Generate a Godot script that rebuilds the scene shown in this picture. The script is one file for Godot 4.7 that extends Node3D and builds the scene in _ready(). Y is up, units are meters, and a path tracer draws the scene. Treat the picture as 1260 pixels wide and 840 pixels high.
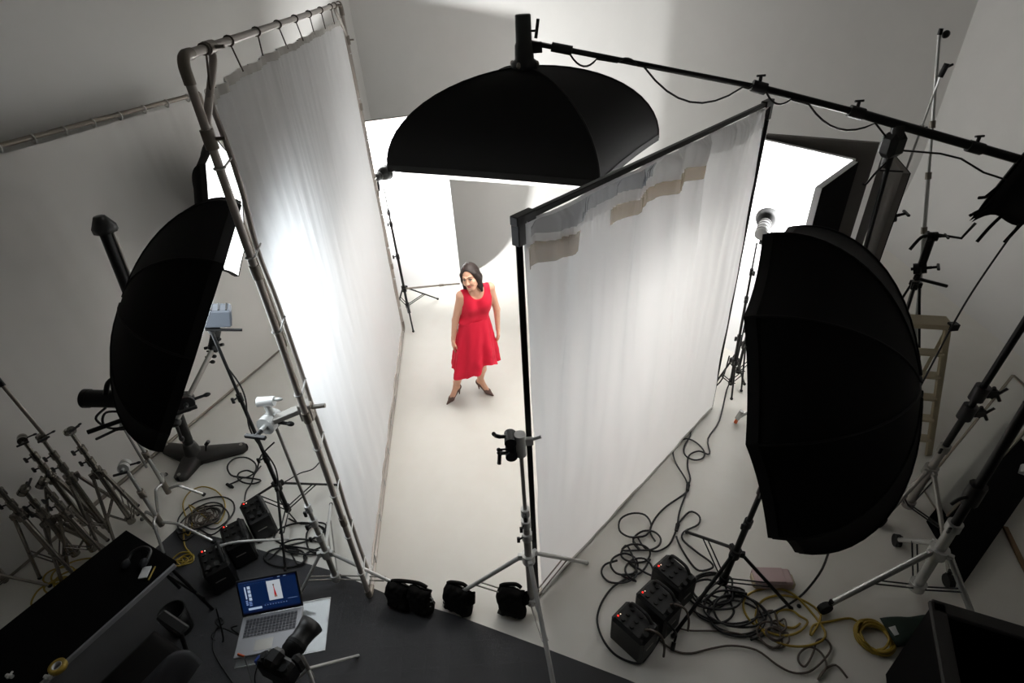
extends Node3D
# A white photo studio seen from a high viewpoint: two cloth scrims, softboxes, stands, cables and a model in a red dress.

var M := {}
var rng := RandomNumberGenerator.new()

const GROUPS := {
	"sandbag": "black sandbags along the carpet edge", "power_pack": "black power packs on the floor",
	"folded_stand": "folded silver stands by the left cloth", "c_stand": "chromed C-stands on the left",
	"black_light_stand": "black light stands round the set", "steel_stand": "silver stands round the set",
	"wheeled_stand": "wheeled stands at the right edge", "power_cable": "loose cables on the floor",
	"cable_heap": "heaps of cable on the floor", "cable_coil": "coils of yellow cable", "cable_connector": "black cable connectors on the floor",
	"patch_cable": "short cables on the power packs", "strobe_lamp": "strobes with round reflectors", "metal_clip": "small metal bits on the desk"}

# ---------- naming and tagging ----------
func numbered(called: String) -> String:
	if not has_node(NodePath(called)):
		return called
	var i := 1
	while has_node(NodePath("%s_%03d" % [called, i])):
		i += 1
	return "%s_%03d" % [called, i]

func tag(o: Node3D, label: String, category := "", group := "", kind := "") -> Node3D:
	if label != "": o.set_meta("label", label)
	if category != "": o.set_meta("category", category)
	if group != "": o.set_meta("group", group)
	if kind != "": o.set_meta("kind", kind)
	return o

func thing(called: String, label: String, category: String, at := Vector3.ZERO, turn := 0.0, group := "") -> Node3D:
	var o := Node3D.new()
	o.name = numbered(called)
	add_child(o)
	o.position = at
	o.rotation.y = turn
	tag(o, label, category, group if group != "" else GROUPS.get(called, ""))
	return o

func part(called: String, s: SurfaceTool, m: Material, parent: Node3D, label := "") -> MeshInstance3D:
	# the shape is given in the space of the top-level thing
	s.generate_normals()
	var o := MeshInstance3D.new()
	o.mesh = s.commit()
	o.material_override = m
	var n := called
	var i := 1
	while parent.has_node(NodePath(n)):
		n = "%s_%03d" % [called, i]
		i += 1
	o.name = n
	if label != "": o.set_meta("label", label)
	parent.add_child(o, true)
	return o

func solo(called: String, s: SurfaceTool, m: Material, label: String, category := "", group := "", kind := "") -> MeshInstance3D:
	s.generate_normals()
	var o := MeshInstance3D.new()
	o.mesh = s.commit()
	o.material_override = m
	o.name = numbered(called)
	add_child(o, true)
	tag(o, label, category, group if group != "" else GROUPS.get(called, ""), kind)
	return o

func copy_of(o: Node3D, at: Vector3, turn: float, label: String) -> Node3D:
	var c: Node3D = o.duplicate()
	c.name = numbered(String(o.name).rstrip("0123456789").trim_suffix("_"))
	add_child(c)
	c.position = at
	c.rotation = Vector3(0, turn, 0)
	c.set_meta("label", label)
	return c

# ---------- shapes ----------
func mesh() -> SurfaceTool:
	var s := SurfaceTool.new()
	s.begin(Mesh.PRIMITIVE_TRIANGLES)
	return s

func tri(s: SurfaceTool, a: Vector3, b: Vector3, c: Vector3, out: Vector3) -> void:
	if (a - c).cross(a - b).dot(out) < 0.0:
		var t := b
		b = c
		c = t
	s.add_vertex(a)
	s.add_vertex(b)
	s.add_vertex(c)

func quad(s: SurfaceTool, a: Vector3, b: Vector3, c: Vector3, d: Vector3, out: Vector3) -> void:
	tri(s, a, b, c, out)
	tri(s, a, c, d, out)

func frame_of(dir: Vector3) -> Basis:
	var y := dir.normalized()
	var h := Vector3.UP if absf(y.y) < 0.95 else Vector3.RIGHT
	var x := h.cross(y).normalized()
	return Basis(x, y, x.cross(y))

func turned(yaw: float, pitch := 0.0) -> Basis:
	return Basis(Vector3.UP, deg_to_rad(yaw)) * Basis(Vector3.RIGHT, deg_to_rad(pitch))

func rod(s: SurfaceTool, a: Vector3, b: Vector3, r0: float, r1 := -1.0, n := 10, caps := true) -> void:
	if r1 < 0.0: r1 = r0
	var f := frame_of(b - a)
	var pa := PackedVector3Array()
	var pb := PackedVector3Array()
	for i in n:
		var t := TAU * i / n
		var d := f.x * cos(t) + f.z * sin(t)
		pa.append(a + d * r0)
		pb.append(b + d * r1)
	s.set_smooth_group(0)
	for i in n:
		var j := (i + 1) % n
		quad(s, pa[i], pa[j], pb[j], pb[i], (pa[i] + pa[j] + pb[i] + pb[j]) * 0.25 - (a + b) * 0.5)
	if caps:
		s.set_smooth_group(-1)
		for i in n:
			var j := (i + 1) % n
			tri(s, a, pa[i], pa[j], a - b)
			tri(s, b, pb[i], pb[j], b - a)
		s.set_smooth_group(0)

func tube(s: SurfaceTool, pts: PackedVector3Array, r: float, n := 6, closed := false) -> void:
	var m := pts.size()
	var rings := []
	var up := Vector3.UP
	for i in m:
		var d := Vector3.ZERO
		if closed:
			d = pts[(i + 1) % m] - pts[(i + m - 1) % m]
		else:
			d = pts[mini(i + 1, m - 1)] - pts[maxi(i - 1, 0)]
		d = d.normalized() if d.length() > 1e-7 else Vector3.RIGHT
		if i == 0 and absf(d.y) > 0.9: up = Vector3.RIGHT
		var x := (up - d * up.dot(d))
		if x.length() < 1e-3: x = frame_of(d).x
		x = x.normalized()
		up = x
		var z := d.cross(x)
		var ring := PackedVector3Array()
		for k in n:
			var t := TAU * k / n
			ring.append(pts[i] + (x * cos(t) + z * sin(t)) * r)
		rings.append(ring)
	s.set_smooth_group(0)
	for i in (m if closed else m - 1):
		var A: PackedVector3Array = rings[i]
		var B: PackedVector3Array = rings[(i + 1) % m]
		var c := (pts[i] + pts[(i + 1) % m]) * 0.5
		var off := 0
		if closed and i == m - 1:
			var best := 1e9
			for k in n:
				var e := A[0].distance_squared_to(B[k])
				if e < best:
					best = e
					off = k
		for k in n:
			var l := (k + 1) % n
			quad(s, A[k], A[l], B[(l + off) % n], B[(k + off) % n], (A[k] + A[l] + B[(l + off) % n] + B[(k + off) % n]) * 0.25 - c)
	if not closed:
		s.set_smooth_group(-1)
		for k in n:
			var l := (k + 1) % n
			tri(s, pts[0], rings[0][k], rings[0][l], pts[0] - pts[1])
			tri(s, pts[m - 1], rings[m - 1][k], rings[m - 1][l], pts[m - 1] - pts[m - 2])
		s.set_smooth_group(0)

func smooth_path(pts: Array, per := 5) -> PackedVector3Array:
	var o := PackedVector3Array()
	var m := pts.size()
	for i in m - 1:
		var a: Vector3 = pts[maxi(i - 1, 0)]
		var b: Vector3 = pts[i]
		var c: Vector3 = pts[i + 1]
		var d: Vector3 = pts[mini(i + 2, m - 1)]
		for k in per:
			o.append(b.cubic_interpolate(c, a, d, float(k) / per))
	o.append(pts[m - 1])
	return o

# a box with chamfered edges
func box(s: SurfaceTool, c: Vector3, size: Vector3, b := Basis.IDENTITY, ch := -1.0) -> void:
	var h := size * 0.5
	if ch < 0.0: ch = minf(0.004, minf(h.x, minf(h.y, h.z)) * 0.3)
	s.set_smooth_group(-1)
	var ax := [Vector3.RIGHT, Vector3.UP, Vector3.BACK]
	var P := func(sx: float, sy: float, sz: float, inner: int) -> Vector3:
		# the corner's vertex that lies on the face across the inner axis
		var v := Vector3(sx * (h.x - (0.0 if inner == 0 else ch)), sy * (h.y - (0.0 if inner == 1 else ch)), sz * (h.z - (0.0 if inner == 2 else ch)))
		return c + b * v
	for i in 3:
		var j := (i + 1) % 3
		var k := (i + 2) % 3
		for sg in [-1.0, 1.0]:
			var q := []
			for t in [[-1.0, -1.0], [1.0, -1.0], [1.0, 1.0], [-1.0, 1.0]]:
				var e := [0.0, 0.0, 0.0]
				e[i] = sg
				e[j] = t[0]
				e[k] = t[1]
				q.append(P.call(e[0], e[1], e[2], i))
			quad(s, q[0], q[1], q[2], q[3], b * (ax[i] * sg))
	for i in 3:          # edges along axis i
		var j := (i + 1) % 3
		var k := (i + 2) % 3
		for t in [[-1.0, -1.0], [1.0, -1.0], [1.0, 1.0], [-1.0, 1.0]]:
			var q := []
			for w in [[-1.0, j], [1.0, j], [1.0, k], [-1.0, k]]:
				var e := [0.0, 0.0, 0.0]
				e[i] = w[0]
				e[j] = t[0]
				e[k] = t[1]
				q.append(P.call(e[0], e[1], e[2], w[1]))
			quad(s, q[0], q[1], q[2], q[3], b * (ax[j] * t[0] + ax[k] * t[1]))
	for sx in [-1.0, 1.0]:
		for sy in [-1.0, 1.0]:
			for sz in [-1.0, 1.0]:
				tri(s, P.call(sx, sy, sz, 0), P.call(sx, sy, sz, 1), P.call(sx, sy, sz, 2), b * Vector3(sx, sy, sz))
	s.set_smooth_group(0)

func beam(s: SurfaceTool, a: Vector3, b: Vector3, w: float, t: float, ch := -1.0) -> void:
	var f := frame_of(b - a)
	box(s, (a + b) * 0.5, Vector3(w, (b - a).length(), t), f, ch)

# a profile of (radius, height) turned round the y axis of b at o
func lathe(s: SurfaceTool, o: Vector3, b: Basis, prof: Array, n := 16) -> void:
	s.set_smooth_group(-1 if n <= 6 else 0)
	for i in prof.size() - 1:
		var p: Vector2 = prof[i]
		var q: Vector2 = prof[i + 1]
		var e := q - p
		for k in n:
			var t0 := TAU * k / n
			var t1 := TAU * (k + 1) / n
			var d0 := b.x * cos(t0) + b.z * sin(t0)
			var d1 := b.x * cos(t1) + b.z * sin(t1)
			var A := o + d0 * p.x + b.y * p.y
			var B := o + d1 * p.x + b.y * p.y
			var C := o + d1 * q.x + b.y * q.y
			var D := o + d0 * q.x + b.y * q.y
			var out := (d0 + d1) * e.y - b.y * e.x * 2.0
			if p.x > 1e-5 or q.x > 1e-5:
				if p.x < 1e-5: tri(s, A, C, D, out)
				elif q.x < 1e-5: tri(s, A, B, C, out)
				else: quad(s, A, B, C, D, out)
	s.set_smooth_group(0)

func ball(s: SurfaceTool, c: Vector3, r: Vector3, b := Basis.IDENTITY, n := 10) -> void:
	s.set_smooth_group(0)
	var m := n / 2 + 1
	var at := func(i: int, k: int) -> Vector3:
		var ph := PI * i / m
		var th := TAU * k / n
		return c + b * Vector3(r.x * sin(ph) * cos(th), r.y * cos(ph), r.z * sin(ph) * sin(th))
	for i in m:
		for k in n:
			var A: Vector3 = at.call(i, k)
			var B: Vector3 = at.call(i, k + 1)
			var C: Vector3 = at.call(i + 1, k + 1)
			var D: Vector3 = at.call(i + 1, k)
			var out := (A + B + C + D) * 0.25 - c
			if i > 0: tri(s, A, B, C, out)
			if i < m - 1: tri(s, A, C, D, out)

# a grid of points f(u, v); out gives the front
func sheet(s: SurfaceTool, nu: int, nv: int, f: Callable, out: Vector3, group := 0) -> void:
	s.set_smooth_group(group)
	var g := []
	for i in nu + 1:
		var row := PackedVector3Array()
		for j in nv + 1:
			row.append(f.call(float(i) / nu, float(j) / nv))
		g.append(row)
	for i in nu:
		for j in nv:
			quad(s, g[i][j], g[i + 1][j], g[i + 1][j + 1], g[i][j + 1], out)
	s.set_smooth_group(0)

# a closed cushion: a patch between two sheets f(u, v, side)
func slab(s: SurfaceTool, nu: int, nv: int, f: Callable, out: Vector3) -> void:
	sheet(s, nu, nv, func(u, v): return f.call(u, v, 1.0), out)
	sheet(s, nu, nv, func(u, v): return f.call(u, v, -1.0), -out)

# a flat polygon in the ground plane with thickness
func plate(s: SurfaceTool, poly: Array, y0: float, y1: float) -> void:
	var p := PackedVector2Array(poly)
	var idx := Geometry2D.triangulate_polygon(p)
	s.set_smooth_group(-1)
	for i in range(0, idx.size(), 3):
		var a := p[idx[i]]
		var b := p[idx[i + 1]]
		var c := p[idx[i + 2]]
		tri(s, Vector3(a.x, y1, a.y), Vector3(b.x, y1, b.y), Vector3(c.x, y1, c.y), Vector3.UP)
		tri(s, Vector3(a.x, y0, a.y), Vector3(b.x, y0, b.y), Vector3(c.x, y0, c.y), Vector3.DOWN)
	for i in p.size():
		var a := p[i]
		var b := p[(i + 1) % p.size()]
		var n := (b - a).orthogonal().normalized()
		if Geometry2D.is_point_in_polygon((a + b) * 0.5 + n * 0.002, p): n = -n
		quad(s, Vector3(a.x, y0, a.y), Vector3(b.x, y0, b.y), Vector3(b.x, y1, b.y), Vector3(a.x, y1, a.y), Vector3(n.x, 0, n.y))
	s.set_smooth_group(0)

# ---------- materials ----------
func mat(called: String, c: Color, rough := 0.7, metal := 0.0) -> StandardMaterial3D:
	var m := StandardMaterial3D.new()
	m.resource_name = called
	m.albedo_color = c
	m.roughness = rough
	m.metallic = metal
	M[called] = m
	return m

func grain(m: StandardMaterial3D, scale: float, lo: Color, hi: Color, freq := 0.05, size := 256, bump := 0.0) -> void:
	var n := FastNoiseLite.new()
	n.seed = 7
	n.frequency = freq
	n.fractal_octaves = 4
	var t := NoiseTexture2D.new()
	t.width = size
	t.height = size
	t.seamless = true
	t.noise = n
	var g := Gradient.new()
	g.set_color(0, lo)
	g.set_color(1, hi)
	t.color_ramp = g
	m.albedo_texture = t
	m.uv1_triplanar = true
	m.uv1_world_triplanar = true
	m.uv1_scale = Vector3.ONE * scale
	if bump > 0.0:
		var h := NoiseTexture2D.new()
		h.width = size
		h.height = size
		h.seamless = true
		h.noise = n
		m.heightmap_enabled = true
		m.heightmap_texture = h
		m.heightmap_scale = bump

func materials() -> void:
	var w := mat("studio white paint", Color(0.86, 0.855, 0.84), 0.75)
	grain(w, 0.35, Color(0.985, 0.985, 0.985), Color(1, 1, 1), 0.02)
	w = mat("white floor paint", Color(0.87, 0.86, 0.83), 0.5)
	grain(w, 0.5, Color(0.985, 0.983, 0.978), Color(1, 1, 1), 0.015, 512)
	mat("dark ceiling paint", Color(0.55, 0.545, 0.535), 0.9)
	mat("rear wall paint", Color(0.8, 0.79, 0.775), 0.9)
	w = mat("grey carpet", Color(0.46, 0.46, 0.47), 0.95)
	grain(w, 6.0, Color(0.45, 0.45, 0.46), Color(1, 1, 1), 0.16, 512, 0.6)
	w = mat("scrim cloth", Color(0.96, 0.96, 0.96), 0.9)
	w.backlight_enabled = true
	w.backlight = Color(0.96, 0.96, 0.96)
	w.specular_mode = BaseMaterial3D.SPECULAR_DISABLED
	w = mat("muslin cloth", Color(0.82, 0.81, 0.79), 0.9)
	w.backlight_enabled = true
	w.backlight = Color(0.3, 0.3, 0.3)
	w = mat("masking tape", Color(0.82, 0.71, 0.54, 0.38), 0.7)
	w.transparency = BaseMaterial3D.TRANSPARENCY_ALPHA
	w = mat("blue tape", Color(0.55, 0.6, 0.67, 0.2), 0.6)
	w.transparency = BaseMaterial3D.TRANSPARENCY_ALPHA
	mat("black nylon", Color(0.075, 0.07, 0.065), 0.75)
	mat("black seam", Color(0.12, 0.115, 0.11), 0.65)
	for k in ["black nylon", "black seam"]: M[k].metallic_specular = 0.25
	mat("silver lining", Color(0.85, 0.85, 0.85), 0.35, 0.6)
	mat("case edging", Color(0.2, 0.19, 0.18), 0.6)
	mat("black metal", Color(0.05, 0.05, 0.05), 0.4, 0.3)
	mat("black plastic", Color(0.04, 0.04, 0.042), 0.45)
	mat("black rubber", Color(0.035, 0.035, 0.035), 0.7)
	mat("matt black paint", Color(0.045, 0.045, 0.045), 0.85).metallic_specular = 0.2
	mat("chrome", Color(0.8, 0.8, 0.79), 0.2, 0.6)
	mat("grey steel", Color(0.6, 0.585, 0.56), 0.36, 0.45)
	mat("pipe steel", Color(0.66, 0.63, 0.6), 0.4, 0.3)
	mat("cast iron", Color(0.2, 0.19, 0.18), 0.6, 0.2)
	mat("key grey", Color(0.33, 0.33, 0.35), 0.6)
	mat("worn steel", Color(0.5, 0.47, 0.43), 0.42, 0.4)
	mat("aluminium", Color(0.78, 0.78, 0.77), 0.34, 0.3)
	mat("white foam", Color(0.93, 0.93, 0.93), 0.85)
	mat("grey board", Color(0.45, 0.43, 0.41), 0.85)
	mat("laptop silver", Color(0.58, 0.58, 0.59), 0.45, 0.3)
	mat("old chrome", Color(0.56, 0.54, 0.51), 0.2, 0.85)
	mat("weathered strip", Color(0.5, 0.47, 0.42), 0.7)
	mat("black cable", Color(0.035, 0.035, 0.037), 0.5)
	mat("grey cable", Color(0.32, 0.28, 0.24), 0.55)
	mat("yellow cable", Color(0.62, 0.52, 0.17), 0.5)
	mat("orange rubber", Color(0.75, 0.33, 0.16), 0.6)
	mat("cream paint", Color(0.72, 0.67, 0.56), 0.6)
	mat("raw wood", Color(0.52, 0.42, 0.3), 0.75)
	mat("pale pink plastic", Color(0.72, 0.63, 0.62), 0.6)
	mat("dark green cloth", Color(0.04, 0.13, 0.09), 0.85)
	mat("paper", Color(0.85, 0.85, 0.85), 0.8)
	mat("blue plastic", Color(0.1, 0.25, 0.6), 0.5)
	mat("grey plastic", Color(0.3, 0.32, 0.35), 0.5)
	mat("black desk top", Color(0.02, 0.018, 0.018), 0.8).metallic_specular = 0.2
	mat("grey cloth", Color(0.13, 0.135, 0.15), 0.9)
	mat("skin", Color(0.86, 0.66, 0.55), 0.55)
	mat("hair", Color(0.14, 0.085, 0.065), 0.6)
	w = mat("red dress cloth", Color(0.83, 0.02, 0.19), 0.75)
	mat("taupe suede", Color(0.42, 0.33, 0.3), 0.8)
	mat("lips", Color(0.78, 0.36, 0.36), 0.5)
	mat("dark eye", Color(0.07, 0.045, 0.04), 0.3)
	mat("eye white", Color(0.74, 0.71, 0.69), 0.5)
	w = mat("clear acrylic", Color(0.93, 0.97, 0.96, 0.12), 0.05)
	w.transparency = BaseMaterial3D.TRANSPARENCY_ALPHA
	w = mat("hazy plastic sheet", Color(0.85, 0.85, 0.83, 0.35), 0.15)
	w.transparency = BaseMaterial3D.TRANSPARENCY_ALPHA
	glow("softbox glow", Color(1, 1, 1), 1.2)
	glow("left softbox glow", Color(0.95, 0.98, 1), 2.6)
	glow("dim softbox glow", Color(1, 1, 1), 0.35)
	glow("bulb glow", Color(1, 1, 1), 6.0)
	glow("red led glow", Color(1.0, 0.16, 0.12), 3.0)
	glow("white led glow", Color(1.0, 0.9, 0.8), 2.0)

func glow(called: String, c: Color, e: float) -> void:
	var m := mat(called, c, 0.8)
	m.emission_enabled = true
	m.emission = c
	m.emission_energy_multiplier = e

# ---------- the studio ----------
const OVERHEAD := Vector3(0.225, 2.7, -4.48)      # centre of the overhead softbox's mouth
const OCTA_RIGHT := Vector3(1.548, 1.94, -2.345)
const OCTA_LEFT := Vector3(-1.87, 2.27, -2.91)
const OCTA_FAR := Vector3(-2.72, 2.10, -5.34)
const HEAD_LEFT := Vector3(-1.42, 1.95, -6.66)
const HEAD_RIGHT := Vector3(2.30, 1.95, -4.55)

func aim(yaw: float, pitch: float) -> Vector3:
	var y := deg_to_rad(yaw)
	var p := deg_to_rad(pitch)
	return Vector3(cos(p) * cos(y), sin(p), cos(p) * sin(y))

func panel_light(called: String, at: Vector3, dir: Vector3, size: Vector2, energy: float, c := Color.WHITE, right := Vector3.ZERO) -> void:
	var l := AreaLight3D.new()
	l.name = called
	l.area_size = size
	l.light_energy = energy
	l.light_color = c
	l.shadow_enabled = true
	l.set("area_range", 30.0)
	l.set("area_attenuation", 2.0)
	var z := -dir.normalized()
	var x := right.normalized() if right != Vector3.ZERO else Vector3.UP.cross(z).normalized()
	add_child(l)
	l.transform = Transform3D(Basis(x, z.cross(x), z), at)

func bulb_light(called: String, at: Vector3, energy: float, size := 0.04) -> void:
	var l := OmniLight3D.new()
	l.name = called
	l.light_energy = energy
	l.light_color = Color(1.0, 1.0, 1.0)
	l.light_size = size
	l.omni_range = 30.0
	l.omni_attenuation = 2.0
	l.shadow_enabled = true
	add_child(l)
	l.position = at

func _ready() -> void:
	rng.seed = 11
	# the camera, high on a ladder with a wide lens
	var cam := Camera3D.new()
	cam.name = "camera"
	cam.fov = 63.178
	cam.near = 0.05
	cam.far = 60.0
	add_child(cam)
	cam.transform = Transform3D(Basis(Vector3(0.998, -0.054, 0.037), Vector3(0.065, 0.825, -0.561), Vector3(0.000, 0.562, 0.827)).orthonormalized(), Vector3(0, 3.95, 0))
	cam.current = true
	# a closed room: no sky light, only its lamps
	var we := WorldEnvironment.new()
	we.name = "studio_environment"
	var env := Environment.new()
	env.background_mode = Environment.BG_COLOR
	env.background_color = Color(0, 0, 0)
	env.tonemap_mode = Environment.TONE_MAPPER_LINEAR
	env.tonemap_exposure = 1.0
	env.sdfgi_enabled = true
	env.ssao_enabled = true
	env.ssil_enabled = true
	we.environment = env
	add_child(we)
	# the softboxes' light, just in front of each white face
	panel_light("overhead_softbox_light", OVERHEAD + Vector3(0, -0.22, 0), Vector3.DOWN, Vector2(1.5, 1.1), 3.6, Color(1.0, 0.985, 0.96), Vector3(0.915, 0, 0.40))
	panel_light("right_octabox_light", OCTA_RIGHT + aim(-146.0, -20.0) * 0.05, aim(-146.0, -20.0), Vector2(1.15, 1.15), 0.06, Color(1.0, 0.985, 0.965))
	panel_light("left_octabox_light", OCTA_LEFT + aim(-15.5, -32.5) * 0.05, aim(-15.5, -32.5), Vector2(1.11, 1.11), 0.45, Color(0.95, 0.98, 1.0))
	panel_light("far_octabox_light", OCTA_FAR + aim(-10.0, -7.0) * 0.05, aim(-10.0, -7.0), Vector2(0.94, 0.94), 0.5, Color(0.97, 0.985, 1.0))
	bulb_light("left_reflector_light", HEAD_LEFT + Vector3(0.0225, 0.0, -0.0445), 12.5)
	bulb_light("right_reflector_light", HEAD_RIGHT + Vector3(0.0225, 0.0, -0.0387), 6.0)
	materials()
	room()
	scrims()
	flats()
	softboxes()
	boom()
	person()
	centre_stands()
	right_side()
	left_side()
	floor_things()
	desk_side()

func struct(called: String, s: SurfaceTool, m: Material, label: String, category: String) -> MeshInstance3D:
	return solo(called, s, m, label, category, "", "structure")

func room() -> void:
	var FL := Vector2(-6.95, 3.0)
	var BL := Vector2(-1.95, -9.1)
	var BR := Vector2(7.05, -9.15)
	var FR := Vector2(6.3, 3.0)
	var s := mesh()
	plate(s, [FL + Vector2(-0.2, 0.2), BL + Vector2(-0.2, -0.2), BR + Vector2(0.2, -0.2), FR + Vector2(0.2, 0.2)], -0.2, 0.0)
	struct("floor", s, M["white floor paint"], "white painted studio floor running up into the back wall", "floor")
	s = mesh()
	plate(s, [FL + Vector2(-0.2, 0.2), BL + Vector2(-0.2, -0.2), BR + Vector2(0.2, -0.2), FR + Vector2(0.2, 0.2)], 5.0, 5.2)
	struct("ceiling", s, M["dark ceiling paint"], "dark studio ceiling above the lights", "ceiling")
	# carpet over the front of the floor
	s = mesh()
	var edge := [Vector2(-3.046, -3.232), Vector2(-2.627, -3.099), Vector2(-1.940, -2.842), Vector2(-1.553, -2.703), Vector2(-1.107, -2.484), Vector2(-0.552, -2.272), Vector2(0.075, -1.996), Vector2(0.620, -1.750)]
	plate(s, edge + [Vector2(1.5, -1.28), Vector2(3.2, -0.5), Vector2(3.2, 2.9), Vector2(-4.9, 2.9), Vector2(-3.45, -2.4)], 0.0, 0.006)
	solo("carpet", s, M["grey carpet"], "dark grey carpet in the foreground with a straight edge against the white floor", "carpet", "", "structure")
	# left wall, straight
	s = mesh()
	wall_run(s, [FL, BL], 0.0)
	struct("wall_left", s, M["studio white paint"], "plain white left wall behind the long hung cloth", "wall")
	# back and right walls with a cove into the floor
	s = mesh()
	wall_run(s, [BL, BR, FR], 1.1, 0)
	struct("wall_back", s, M["studio white paint"], "white back wall with a curved cove into the floor", "wall")
	s = mesh()
	wall_run(s, [BL, BR, FR], 1.1, 1)
	struct("wall_right", s, M["studio white paint"], "shaded white right wall with a curved cove into the floor", "wall")
	s = mesh()
	wall_run(s, [FR, FL], 0.0)
	struct("wall_front", s, M["rear wall paint"], "grey wall behind the camera", "wall")

# a wall along a run of floor points (the room on its right-hand side), its foot rounded by a cove of radius r
func wall_run(s: SurfaceTool, run: Array, r: float, only := 0) -> void:
	var nrm := []
	for i in run.size() - 1:
		var e: Vector2 = (run[i + 1] - run[i]).normalized()
		nrm.append(Vector2(-e.y, e.x))        # into the room
	var prof := []
	if r > 0.0:
		for k in 13:
			var a := PI * 0.5 * k / 12.0
			prof.append(Vector2(r * (1.0 - sin(a)), r * (1.0 - cos(a))))
	else:
		prof.append(Vector2(0, 0))
	prof.append(Vector2(0, 5.0))
	var at := func(i: int, d: float, y: float) -> Vector3:
		var p: Vector2 = run[i]
		var n: Vector2
		if i == 0: n = nrm[0]
		elif i == run.size() - 1: n = nrm[i - 1]
		else:
			n = (nrm[i - 1] + nrm[i])
			n = n / (n.dot(nrm[i]))
		p = p + n * d
		return Vector3(p.x, y, p.y)
	var i := only
	var nn := Vector3(nrm[i].x, 0, nrm[i].y)
	for k in prof.size() - 1:
		var a: Vector2 = prof[k]
		var b: Vector2 = prof[k + 1]
		quad(s, at.call(i, a.x, a.y), at.call(i + 1, a.x, a.y), at.call(i + 1, b.x, b.y), at.call(i, b.x, b.y), nn + Vector3.UP * 0.5)
	# the wall's thickness
	s.set_smooth_group(-1)
	var w := -0.2
	quad(s, at.call(i, w, 0.0), at.call(i + 1, w, 0.0), at.call(i + 1, w, 5.0), at.call(i, w, 5.0), -nn)
	quad(s, at.call(i, 0.0, 5.0), at.call(i + 1, 0.0, 5.0), at.call(i + 1, w, 5.0), at.call(i, w, 5.0), Vector3.UP)
	quad(s, at.call(i, 0.0, 0.0), at.call(i + 1, 0.0, 0.0), at.call(i + 1, w, 0.0), at.call(i, w, 0.0), Vector3.DOWN)

# ---------- the cloth scrims ----------
func wave(seed_: int, freq: float) -> FastNoiseLite:
	var n := FastNoiseLite.new()
	n.seed = seed_
	n.frequency = freq
	n.fractal_octaves = 2
	return n

func scrims() -> void:
	left_scrim()
	right_scrim()
	wall_scrim()

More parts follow.
